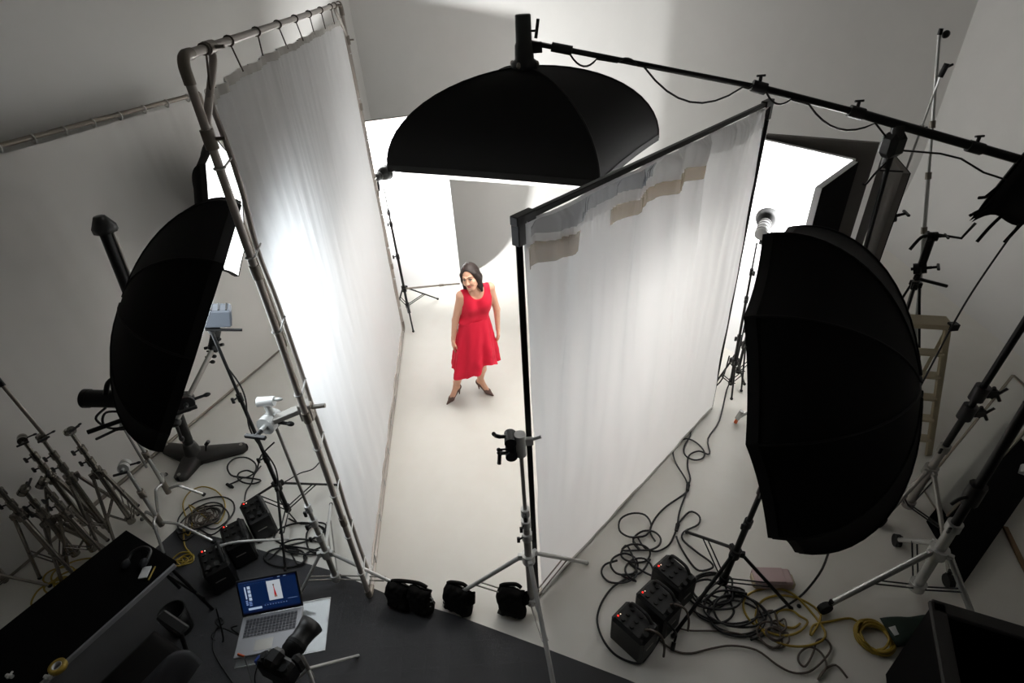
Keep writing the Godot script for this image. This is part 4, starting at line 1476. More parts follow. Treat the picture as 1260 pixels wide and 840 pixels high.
	# the cluster of folded stands along the left wall
	var specs := [
		[Vector3(-3.840, 0.000, -3.276), Vector3(-3.840, 1.086, -3.276), 0.34, 0.2, "tallest folded silver stand of the cluster by the left cloth, with a round head"],
		[Vector3(-3.644, 0.000, -3.236), Vector3(-3.644, 1.125, -3.236), 0.26, 1.3, "folded silver stand between two taller ones in the cluster, with a small jaw head"],
		[Vector3(-3.428, 0.000, -3.261), Vector3(-3.428, 1.151, -3.261), 0.30, 2.2, "folded silver stand with stacked knobs in the middle of the cluster"],
		[Vector3(-3.814, -0.000, -2.889), Vector3(-3.814, 1.116, -2.889), 0.30, 0.6, "leftmost folded silver stand of the cluster, partly out of frame"],
		[Vector3(-3.735, 0.000, -2.960), Vector3(-3.735, 0.858, -2.960), 0.34, 1.7, "short folded silver stand with one leg spread, near the desk's far end"],
		[Vector3(-3.606, 0.000, -2.997), Vector3(-3.606, 0.883, -2.997), 0.24, 2.6, "short folded silver stand just behind the desk's far corner"]]
	for i in specs.size():
		var e: Array = specs[i]
		var tips := []
		for k in 3:
			var a: float = e[3] + TAU * k / 3.0
			tips.append(e[0] + Vector3(cos(a), 0, sin(a)) * (e[2] * (0.6 + 0.3 * ((i + k) % 2))))
		var tp: Vector3 = e[1]
		var st := tripod("folded_stand", e[4], "light stand", e[0], tp, tips, 0.12, tp.y * 0.62, M["old chrome"], M["old chrome"], 0.0215, [tp.y * 0.74, tp.y * 0.86])
		grip_head(st, tp - st.position + Vector3(0, 0.02, 0), Vector3(0.5, 0.1 + 0.1 * i, 0.6 - 0.2 * i), M["old chrome"], 0.8)
	# two chromed stands with bent turtle legs
	c_stand("chromed C-stand with bent legs beside the left softbox's lower tip", Vector3(-3.244, 0.000, -3.563), Vector3(-3.244, 0.971, -3.563), [Vector3(-2.959, 0.000, -3.587), Vector3(-3.456, 0.000, -3.879), Vector3(-3.262, 0.000, -3.335)], true)
	c_stand("chromed C-stand with bent legs standing over the yellow cable loops", Vector3(-3.129, 0.000, -3.196), Vector3(-3.129, 0.826, -3.196), [Vector3(-2.649, -0.000, -3.052), Vector3(-3.414, 0.000, -3.347), Vector3(-3.027, -0.000, -2.954)], false)
	# dark boom pole crossing the left edge
	var b0 := Vector3(-3.684, 2.190, -3.231)
	var b1 := Vector3(-3.314, 1.403, -2.969)
	t = thing("boom_pole", "dark slim boom pole slanting in from the left edge over the stand cluster", "boom arm", b1)
	s = mesh()
	rod(s, b0 - b1, (b0 - b1) * 0.45, 0.018)
	part("outer_tube", s, M["black metal"], t)
	s = mesh()
	rod(s, (b0 - b1) * 0.5, Vector3.ZERO, 0.012)
	part("inner_tube", s, M["worn steel"], t)
	# foot of another stand at the bottom-left edge
	t = tripod("black_light_stand", "dark stand at the bottom-left edge with a leg reaching towards the desk", "light stand", Vector3(-4.249, 0.000, -2.601), Vector3(-4.199, 1.200, -2.551), [Vector3(-3.840, 0.000, -2.731), Vector3(-4.143, 0.000, -2.249), Vector3(-4.412, 0.000, -2.680)], 0.12, 0.55, M["worn steel"], M["worn steel"], 0.018, [0.7])

func c_stand(label: String, base: Vector3, top: Vector3, tips: Array, arm: bool) -> void:
	var t := thing("c_stand", label, "light stand", Vector3(base.x, 0, base.z))
	var tp := top - t.position
	var s := mesh()
	rod(s, Vector3(0, 0.12, 0), tp * 0.6, 0.0175, -1.0, 12)
	part("column", s, M["chrome"], t)
	s = mesh()
	rod(s, tp * 0.58, tp, 0.0145, -1.0, 12)
	part("riser", s, M["chrome"], t)
	s = mesh()
	rod(s, tp * 0.57, tp * 0.57 + Vector3(0, 0.07, 0), 0.027)
	rod(s, tp * 0.6, tp * 0.6 + Vector3(0.05, 0, 0.03), 0.008)
	part("collar", s, M["worn steel"], t)
	s = mesh()
	rod(s, Vector3(0, 0.1, 0), Vector3(0, 0.24, 0), 0.026)
	part("leg_hub", s, M["worn steel"], t)
	var i := 0
	for p in tips:
		var e: Vector3 = p - t.position
		e.y = 0
		var h := 0.14 + 0.04 * i
		i += 1
		s = mesh()
		tube(s, smooth_path([Vector3(0, h, 0), e * 0.35 + Vector3(0, h + 0.03, 0), e * 0.52 + Vector3(0, h, 0), e * 0.95 + Vector3(0, 0.03, 0), e + Vector3(0, 0.012, 0)], 4), 0.0125, 8)
		var leg := part("leg", s, M["chrome"], t)
		s = mesh()
		rod(s, e * 0.97 + Vector3(0, 0.026, 0), e * 1.02 + Vector3(0, 0.008, 0), 0.017)
		part("rubber_foot", s, M["black rubber"], leg)
	grip_head(t, tp + Vector3(0.0, 0.0, 0.0), Vector3(0.3, 0.2, 0.9), M["aluminium"], 1.0)
	if arm:
		s = mesh()
		rod(s, tp + Vector3(0.02, 0.0, 0.03), tp + Vector3(-0.28, -0.12, 0.05), 0.012)
		part("gobo_arm", s, M["black metal"], t)
		s = mesh()
		rod(s, tp * 0.45 + Vector3(-0.06, 0, 0), tp * 0.95 + Vector3(-0.05, 0, 0), 0.010)
		part("stowed_arm", s, M["chrome"], t)

# ---------- packs and cables on the floor ----------
func pack(label: String, corner: Vector3, yaw: float) -> void:
	var t := thing("power_pack", label, "power pack", corner, 0.0, "")
	var b := turned(yaw)
	var W := 0.19
	var H := 0.26
	var L := 0.27
	var s := mesh()
	box(s, b * Vector3(0, H * 0.5 + 0.012, 0), Vector3(W, H, L), b, 0.018)
	part("body", s, M["black plastic"], t)
	s = mesh()
	box(s, b * Vector3(0, H + 0.014, -0.01), Vector3(W - 0.03, 0.012, L - 0.06), b, 0.004)
	part("control_panel", s, M["black metal"], t)
	for k in 6:
		s = mesh()
		rod(s, b * Vector3(-0.05 + 0.05 * (k % 3), H + 0.02, -0.06 + 0.07 * (k / 3)), b * Vector3(-0.05 + 0.05 * (k % 3), H + 0.034, -0.06 + 0.07 * (k / 3)), 0.015)
		part("dial", s, M["black rubber"], t)
	s = mesh()
	ball(s, b * Vector3(-0.055, H + 0.024, -0.1), Vector3(0.0055, 0.005, 0.0055))
	part("led_light", s, M["red led glow"], t, "glowing red indicator")
	s = mesh()
	ball(s, b * Vector3(-0.035, H + 0.024, -0.095), Vector3(0.0035, 0.003, 0.0035))
	part("led_light", s, M["white led glow"], t)
	s = mesh()
	tube(s, smooth_path([b * Vector3(0.06, H + 0.01, -0.09), b * Vector3(0.065, H + 0.06, -0.07), b * Vector3(0.065, H + 0.065, 0.04), b * Vector3(0.06, H + 0.01, 0.09)], 5), 0.012, 8)
	part("handle", s, M["black rubber"], t)
	for k in 2:
		s = mesh()
		rod(s, b * Vector3(0.02 - 0.06 * k, H + 0.01, 0.10), b * Vector3(0.02 - 0.06 * k, H + 0.06, 0.115), 0.018)
		part("plug", s, M["black rubber"], t)
	s = mesh()
	box(s, b * Vector3(-0.01, 0.15, L * 0.5 + 0.001), Vector3(0.075, 0.009, 0.003), b, 0.0008)
	part("name_strip", s, M["grey steel"], t)
	for k in 4:
		s = mesh()
		box(s, b * Vector3((k % 2 - 0.5) * (W - 0.05), 0.008, (k / 2 - 0.5) * (L - 0.06)), Vector3(0.025, 0.016, 0.025), b)
		part("foot", s, M["black rubber"], t)

# a cable through floor points; its crossings ride over one another
func cable(called: String, label: String, pts: Array, r: float, m: Material, seed_: int, lead := [], tail := [], h := 0.012, y0 := 0.006) -> void:
	var nz := wave(seed_, 0.35)
	var p := []
	for q in lead: p.append(q)
	for i in pts.size():
		var q: Vector2 = pts[i]
		p.append(Vector3(q.x, y0 + r + h * (0.5 + 0.5 * nz.get_noise_1d(i * 1.0) * 1.8), q.y))
	for q in tail: p.append(q)
	for i in p.size(): p[i].y = maxf(p[i].y, r + 0.001)
	var s := mesh()
	tube(s, smooth_path(p, 4), r, 6)
	solo(called, s, m, label, "cable")

func plug(label: String, at: Vector3, dir: Vector3) -> void:
	var s := mesh()
	rod(s, at - dir * 0.035, at + dir * 0.035, 0.014, 0.018)
	rod(s, at + dir * 0.035, at + dir * 0.06, 0.012)
	solo("cable_connector", s, M["black rubber"], label, "connector")

# an irregular heap of loops, all one cable
func heap(called: String, label: String, c: Vector3, R: float, turns: float, r: float, m: Material, seed_: int, up := 0.04, squash := 0.75, lead := [], tail := [], vary := 0.85) -> void:
	var g := RandomNumberGenerator.new()
	g.seed = seed_
	var p := []
	for q in lead: p.append(q)
	var n := int(turns * 9)
	var off := Vector2.ZERO
	var rad := R
	var sgn := 1.0
	var a := g.randf() * TAU
	for i in n:
		if i % 9 == 0:
			off = Vector2(g.randf_range(-0.5, 0.5), g.randf_range(-0.5, 0.5)) * R * vary
			rad = R * (1.0 - vary * g.randf())
		a += TAU / 9.0 * g.randf_range(0.8, 1.2)
		p.append(c + Vector3(off.x + cos(a) * rad, r + 0.006 + up * g.randf() * float(i) / n, off.y + sin(a) * rad * squash))
	for q in tail: p.append(q)
	var s := mesh()
	tube(s, smooth_path(p, 4), r, 6)
	solo(called, s, m, label, "cable")

func floor_things() -> void:
	pack("black power pack nearest the carpet edge, front of the right-hand three", Vector3(0.70, 0, -1.99), 40.0)
	pack("black power pack in the middle of the right-hand three", Vector3(0.90, 0, -2.14), 38.0)
	pack("black power pack at the back of the right-hand three", Vector3(1.06, 0, -2.33), 36.0)
	pack("black power pack on the white floor, farthest of the left-hand three", Vector3(-2.26, 0.0, -3.16), 36.0)
	pack("black power pack in the middle of the left-hand three", Vector3(-2.34, 0.006, -2.92), 32.0)
	pack("black power pack just above the laptop, nearest of the left-hand three", Vector3(-2.42, 0.006, -2.70), 34.0)
	var bk: Material = M["black cable"]
	cable("power_cable", "black cable making two loops by the right scrim's foot, running to the packs", [Vector2(2.136, -4.591), Vector2(1.930, -4.255), Vector2(1.728, -4.008), Vector2(1.685, -3.920), Vector2(1.593, -3.795), Vector2(1.566, -3.680), Vector2(1.630, -3.612), Vector2(1.722, -3.635), Vector2(1.756, -3.716), Vector2(1.721, -3.828), Vector2(1.644, -3.890), Vector2(1.528, -3.845), Vector2(1.468, -3.742), Vector2(1.450, -3.597), Vector2(1.483, -3.396), Vector2(1.477, -3.302), Vector2(1.453, -3.249), Vector2(1.235, -3.107), Vector2(1.108, -2.990), Vector2(1.038, -2.873), Vector2(1.053, -2.770)], 0.008, bk, 1, [Vector3(2.22, 0.5, -4.55), Vector3(2.2, 0.2, -4.56)])
	cable("power_cable", "black cable hanging from the strobe's stand down towards the connectors", [Vector2(2.280, -4.576), Vector2(2.039, -4.109), Vector2(1.846, -3.872), Vector2(1.798, -3.680), Vector2(1.710, -3.720), Vector2(1.604, -3.677), Vector2(1.547, -3.538), Vector2(1.526, -3.392), Vector2(1.477, -3.302), Vector2(1.426, -3.206), Vector2(1.328, -3.039), Vector2(1.267, -2.895), Vector2(1.182, -2.760), Vector2(1.115, -2.705), Vector2(1.031, -2.681), Vector2(0.954, -2.717), Vector2(0.923, -2.811)], 0.008, bk, 2, [Vector3(2.3, 0.9, -4.53), Vector3(2.29, 0.3, -4.52)])
	cable("power_cable", "black cable with an S-bend crossing behind the softbox stand", [Vector2(1.271, -2.911), Vector2(1.410, -3.033), Vector2(1.478, -2.985), Vector2(1.446, -2.905), Vector2(1.313, -2.844), Vector2(1.277, -2.769), Vector2(1.353, -2.650), Vector2(1.430, -2.550), Vector2(1.426, -2.501), Vector2(1.321, -2.488), Vector2(1.272, -2.576), Vector2(1.239, -2.726), Vector2(1.234, -2.803)], 0.008, bk, 3)
	plug("black inline cable connector on the white floor, upper of the two", Vector3(1.471, -0.000, -3.284) + Vector3(0, 0.03, 0), (Vector3(1.521, 0.000, -3.402) - Vector3(1.445, -0.000, -3.222)).normalized())
	plug("black inline cable connector on the white floor, lower of the two", Vector3(1.262, 0.000, -2.880) + Vector3(0, 0.03, 0), (Vector3(1.310, -0.000, -2.974) - Vector3(1.221, 0.000, -2.804)).normalized())
	cable("power_cable", "black cable in wide loose loops left of the right-hand packs", [Vector2(0.964, -2.816), Vector2(0.853, -2.815), Vector2(0.787, -2.889), Vector2(0.814, -2.989), Vector2(0.919, -3.044), Vector2(1.025, -3.012), Vector2(1.056, -2.918), Vector2(0.993, -2.830), Vector2(0.881, -2.807), Vector2(0.913, -2.696), Vector2(0.875, -2.758), Vector2(0.903, -2.832), Vector2(0.982, -2.874), Vector2(1.064, -2.857), Vector2(1.101, -2.793), Vector2(1.071, -2.720), Vector2(0.994, -2.680), Vector2(0.913, -2.696), Vector2(0.768, -2.699), Vector2(0.846, -2.743), Vector2(0.942, -2.730), Vector2(0.987, -2.671), Vector2(0.949, -2.609), Vector2(0.858, -2.585), Vector2(0.775, -2.616), Vector2(0.758, -2.681), Vector2(0.820, -2.736), Vector2(0.844, -2.526), Vector2(0.766, -2.489), Vector2(0.685, -2.510), Vector2(0.654, -2.576), Vector2(0.694, -2.645), Vector2(0.781, -2.670), Vector2(0.855, -2.634), Vector2(0.866, -2.561), Vector2(0.809, -2.501), Vector2(0.722, -2.492), Vector2(0.825, -2.430), Vector2(0.764, -2.477), Vector2(0.768, -2.555), Vector2(0.837, -2.612), Vector2(0.925, -2.609), Vector2(0.971, -2.547), Vector2(0.946, -2.470), Vector2(0.798, -2.597), Vector2(0.850, -2.531), Vector2(0.816, -2.459), Vector2(0.720, -2.424), Vector2(0.619, -2.447), Vector2(0.574, -2.514), Vector2(0.614, -2.586), Vector2(0.716, -2.616)], 0.008, bk, 4, [], [], 0.03)
	cable("power_cable", "black cable arcing far round the front pack and back over the floor", [Vector2(0.975, -2.612), Vector2(0.887, -2.512), Vector2(0.784, -2.472), Vector2(0.660, -2.413), Vector2(0.572, -2.334), Vector2(0.506, -2.231), Vector2(0.479, -2.136), Vector2(0.498, -2.013), Vector2(0.554, -1.916), Vector2(0.638, -1.862), Vector2(0.721, -1.841), Vector2(0.788, -1.890), Vector2(0.848, -1.951), Vector2(0.895, -2.004)], 0.008, bk, 5)
	heap("cable_heap", "black cable heap between the right-hand packs and the softbox stand's foot", Vector3(1.394, 0.000, -2.245), 0.20, 6.0, 0.008, bk, 12, 0.05)
	heap("cable_heap", "wider black cable coil over the heap beside the softbox stand's foot", Vector3(1.488, 0.000, -2.128), 0.24, 3.4, 0.008, bk, 13, 0.04, 0.7, [], [], 0.3)
	cable("power_cable", "black cable hanging from the right softbox and curving across the floor to the heap", [Vector2(2.049, -2.276), Vector2(1.916, -2.197), Vector2(1.787, -2.144), Vector2(1.653, -2.105), Vector2(1.488, -2.069), Vector2(1.364, -2.077), Vector2(1.251, -2.120), Vector2(1.167, -2.186)], 0.008, bk, 6, [Vector3(1.984, 0.750, -2.171), Vector3(2.084, 0.300, -2.262)])
	plug("black plug end lying between the softbox stand's legs", Vector3(1.549, 0.000, -2.292) + Vector3(0, 0.03, 0), Vector3(0.9, 0, 0.4))
	heap("cable_heap", "yellow extension cable in loose loops right of the softbox stand", Vector3(1.828, 0.000, -2.105), 0.24, 3.2, 0.008, M["yellow cable"], 21, 0.03, 0.8, [], [Vector3(1.969, 0.000, -2.014) + Vector3(0, 0.02, 0), Vector3(2.097, 0.000, -2.040) + Vector3(0, 0.012, 0), Vector3(2.247, 0.000, -2.053) + Vector3(0, 0.012, 0), Vector3(2.289, 0.000, -2.015) + Vector3(0, 0.02, 0)])
	heap("cable_heap", "grey brown cable heap mixed with the yellow loops", Vector3(1.705, 0.000, -1.997), 0.15, 6.0, 0.007, M["grey cable"], 22, 0.05, 0.8)
	cable("power_cable", "grey brown cable wandering along the floor in front of the yellow loops", [Vector2(0.889, -1.982), Vector2(0.971, -1.911), Vector2(1.076, -1.888), Vector2(1.220, -1.906), Vector2(1.362, -1.913), Vector2(1.515, -1.876), Vector2(1.610, -1.775), Vector2(1.695, -1.724), Vector2(1.801, -1.722), Vector2(1.921, -1.781), Vector2(2.013, -1.855), Vector2(2.013, -1.920), Vector2(1.948, -1.913), Vector2(1.883, -1.836), Vector2(1.789, -1.753), Vector2(1.763, -1.791), Vector2(1.798, -1.842), Vector2(1.879, -1.874), Vector2(1.934, -1.828), Vector2(1.925, -1.745), Vector2(1.834, -1.670), Vector2(1.904, -1.726), Vector2(1.992, -1.751), Vector2(2.023, -1.668)], 0.007, M["grey cable"], 8)
	cable("power_cable", "thin grey cable running right from beneath the packs", [Vector2(1.047, -2.057), Vector2(1.121, -2.035), Vector2(1.289, -2.024), Vector2(1.448, -1.991), Vector2(1.568, -1.938), Vector2(1.627, -1.880), Vector2(1.710, -1.918)], 0.006, M["grey cable"], 9)
	heap("cable_coil", "neat coil of yellow cable beside the dark case", Vector3(2.334, 0.000, -1.905), 0.12, 12.0, 0.008, M["yellow cable"], 31, 0.05, 0.95, [], [], 0.22)
	for e in [[Vector3(1.942, 0.000, -2.164), "small black ball-shaped cap lying on the floor by the yellow loops"]]:
		var s := mesh()
		ball(s, e[0] + Vector3(0, 0.013, 0), Vector3(0.016, 0.013, 0.016))
		solo("lens_cap", s, M["black rubber"], e[1], "cap")
	# short pale cables looped over the right-hand packs
	for e in [[Vector3(0.78, 0.27, -1.90), 51, "pale short cable looped over the front right-hand pack"], [Vector3(0.99, 0.27, -2.06), 52, "pale short cable looped over the middle right-hand pack"]]:
		var s := mesh()
		var q: Vector3 = e[0]
		tube(s, smooth_path([q + Vector3(-0.03, 0.02, -0.02), q + Vector3(0.0, 0.05, 0.0), q + Vector3(0.06, 0.02, 0.02), q + Vector3(0.09, -0.08, 0.04), q + Vector3(0.09, -0.18, 0.06)], 5), 0.008, 6)
		solo("patch_cable", s, M["grey cable"], e[2], "cable")
	var s2 := mesh()
	var q2 := Vector3(1.064, 0.000, -1.999)
	tube(s2, smooth_path([Vector3(0.9, 0.26, -2.0), Vector3(0.96, 0.2, -1.95), q2 + Vector3(-0.07, 0.08, 0.02), q2 + Vector3(-0.09, 0.02, 0.05)], 5), 0.008, 6)
	rod(s2, q2 + Vector3(-0.09, 0.05, 0.05), q2 + Vector3(-0.11, 0.018, 0.09), 0.015)
	solo("patch_cable", s2, M["black cable"], "short black cable with a plug end hanging off the right-hand packs", "cable")
	# left side
	heap("cable_heap", "tangled heap of thin brown cable near the chromed C-stands", Vector3(-2.839, -0.000, -3.302), 0.12, 11.0, 0.005, M["grey cable"], 41, 0.06, 0.9)
	heap("cable_heap", "black cable loops around the brown heap on the left", Vector3(-2.869, 0.000, -3.304), 0.25, 4.5, 0.007, bk, 42, 0.04, 0.85)
	cable("power_cable", "thin yellow cable in one wide ring round the left-hand heap", [Vector2(-3.020, -3.343), Vector2(-3.111, -3.491), Vector2(-3.110, -3.624), Vector2(-3.012, -3.678), Vector2(-2.863, -3.625), Vector2(-2.733, -3.493), Vector2(-2.679, -3.344), Vector2(-2.720, -3.242), Vector2(-3.038, -3.474), Vector2(-2.981, -3.385), Vector2(-2.928, -3.273), Vector2(-2.900, -3.179), Vector2(-2.906, -3.138), Vector2(-2.943, -3.162), Vector2(-2.997, -3.244)], 0.006, M["yellow cable"], 43, [], [Vector3(-2.894, -0.000, -3.038) + Vector3(0, 0.012, 0), Vector3(-2.793, 0.000, -2.936) + Vector3(0, 0.012, 0), Vector3(-2.842, 0.000, -2.864) + Vector3(0, 0.012, 0)])
	heap("cable_coil", "small bundle of yellow cable on the carpet between desk and pack", Vector3(-2.842, -0.000, -2.894), 0.09, 5.0, 0.006, M["yellow cable"], 44, 0.03, 0.8)
	cable("power_cable", "black cable in open loops above the left-hand packs", [Vector2(-2.660, -3.749), Vector2(-2.789, -3.807), Vector2(-2.866, -3.923), Vector2(-2.835, -4.019), Vector2(-2.715, -4.022), Vector2(-2.593, -3.931), Vector2(-2.557, -3.813), Vector2(-2.628, -3.750), Vector2(-2.756, -3.783), Vector2(-2.476, -3.716), Vector2(-2.523, -3.673), Vector2(-2.614, -3.683), Vector2(-2.692, -3.740), Vector2(-2.704, -3.807), Vector2(-2.641, -3.839), Vector2(-2.545, -3.814)], 0.008, bk, 45, [Vector3(-2.762, 0.000, -3.687) + Vector3(0, 0.02, 0)], [Vector3(-2.527, 0.000, -3.958) + Vector3(0, 0.1, 0), Vector3(-2.389, 0.000, -4.033) + Vector3(0, 0.2, 0)], 0.03)
	cable("power_cable", "black cable from the monolight stand down to the farthest left pack", [Vector2(-2.533, -3.905), Vector2(-2.558, -3.792), Vector2(-2.554, -3.690), Vector2(-2.565, -3.593), Vector2(-2.538, -3.476)], 0.007, bk, 46)
	cable("power_cable", "black cable in flat loops right of the left-hand packs", [Vector2(-2.012, -2.916), Vector2(-2.016, -2.975), Vector2(-1.893, -3.001), Vector2(-1.729, -2.974), Vector2(-1.643, -2.915), Vector2(-1.692, -2.865), Vector2(-1.840, -2.858), Vector2(-1.987, -2.900), Vector2(-2.030, -2.961), Vector2(-1.686, -2.872), Vector2(-1.747, -2.864), Vector2(-1.816, -2.939), Vector2(-1.852, -3.054), Vector2(-1.830, -3.140), Vector2(-1.763, -3.138), Vector2(-1.695, -3.050), Vector2(-1.668, -2.935), Vector2(-1.816, -2.864), Vector2(-1.806, -2.790), Vector2(-1.906, -2.753), Vector2(-2.050, -2.776), Vector2(-2.148, -2.845), Vector2(-2.131, -2.916), Vector2(-2.009, -2.940), Vector2(-1.865, -2.900), Vector2(-1.795, -2.825), Vector2(-1.845, -2.765), Vector2(-1.983, -2.939), Vector2(-2.127, -3.039), Vector2(-2.106, -3.145), Vector2(-1.928, -3.178), Vector2(-1.727, -3.112), Vector2(-1.653, -2.997)], 0.008, bk, 47, [], [], 0.03)
	cable("power_cable", "black cable running back along the left scrim's foot", [Vector2(-2.107, -2.840), Vector2(-2.020, -2.948), Vector2(-1.860, -2.992), Vector2(-1.736, -3.047), Vector2(-1.711, -3.144), Vector2(-1.792, -3.185), Vector2(-1.933, -3.179), Vector2(-2.065, -3.241)], 0.007, bk, 48)
	cable("power_cable", "black straight cables crossing from the monolight stand to the scrim's edge", [Vector2(-2.290, -3.589), Vector2(-2.220, -3.662), Vector2(-2.080, -3.710), Vector2(-1.966, -3.751), Vector2(-1.928, -3.884)], 0.006, bk, 49, [], [], 0.1)
	plug("black plug lying at the end of the left-hand loops", Vector3(-1.929, 0.000, -2.895) + Vector3(0, 0.03, 0), Vector3(0.9, 0, 0.2))
	plug("black plug lying on the white floor above the farthest left pack", Vector3(-2.758, 0.000, -3.677) + Vector3(0, 0.02, 0), Vector3(0.8, 0, 0.5))
	var s3 := mesh()
	tube(s3, smooth_path([Vector3(-2.42, 0.30, -2.78), Vector3(-2.25, 0.32, -2.80), Vector3(-2.05, 0.24, -2.86), Vector3(-1.95, 0.12, -2.95)], 6), 0.011, 6)
	solo("patch_cable", s3, M["aluminium"], "pale silver cable bridging the nearest and middle left-hand packs", "cable")
	heap("cable_heap", "spread of yellow cable on the floor behind the black desk", Vector3(-3.732, 0.000, -2.738), 0.26, 5.0, 0.007, M["yellow cable"], 55, 0.03, 0.6)

# ---------- desk, chair, laptop, camera ----------
func screen_texture() -> ImageTexture:
	var im := Image.create(512, 320, false, Image.FORMAT_RGB8)
	im.fill(Color(0.035, 0.135, 0.30))
	im.fill_rect(Rect2i(0, 0, 512, 18), Color(0.03, 0.07, 0.2))
	for k in 22: im.fill_rect(Rect2i(10 + k * 14, 6, 8, 5), Color(0.35, 0.45, 0.65))
	im.fill_rect(Rect2i(352, 5, 24, 6), Color(0.6, 0.7, 0.85))
	im.fill_rect(Rect2i(404, 5, 24, 6), Color(0.6, 0.7, 0.85))
	for k in 9: im.fill_rect(Rect2i(60 + k * 24, 30, 6, 4), Color(0.3, 0.42, 0.65))
	# thumbnails and tool column
	im.fill_rect(Rect2i(46, 54, 12, 122), Color(0.8, 0.86, 0.95))
	for k in 4: im.fill_rect(Rect2i(72, 52 + k * 38, 26, 30), Color(0.78, 0.84, 0.93))
	for k in 3:
		im.fill_rect(Rect2i(40, 190 + k * 18, 18, 12), Color(0.55, 0.65, 0.85))
		im.fill_rect(Rect2i(66, 206 + k * 16, 26, 10), Color(0.5, 0.6, 0.82))
	im.fill_rect(Rect2i(50, 268, 120, 22), Color(0.72, 0.8, 0.92))
	# the picture being shown: a small figure in red on pale grey
	im.fill_rect(Rect2i(246, 34, 122, 194), Color(0.80, 0.83, 0.86))
	for y in 120:
		var w := 3.0 + 24.0 * pow(y / 120.0, 1.4)
		if y < 30: w = 7.0
		im.fill_rect(Rect2i(int(304 - w * 0.5 + y * 0.05), 82 + y, int(w), 1), Color(0.75, 0.12, 0.15) if y > 16 and y < 100 else Color(0.6, 0.45, 0.38))
	im.fill_rect(Rect2i(298, 72, 12, 14), Color(0.35, 0.22, 0.18))
	im.fill_rect(Rect2i(200, 250, 160, 3), Color(0.2, 0.3, 0.55))
	for k in 9: im.fill_rect(Rect2i(196 + k * 24, 262, 8, 8), Color(0.55, 0.65, 0.85))
	for k in 8: im.fill_rect(Rect2i(410 + k * 11, 236, 6, 5), Color(0.6, 0.72, 0.9))
	im.fill_rect(Rect2i(0, 306, 512, 14), Color(0.05, 0.08, 0.2))
	return ImageTexture.create_from_image(im)

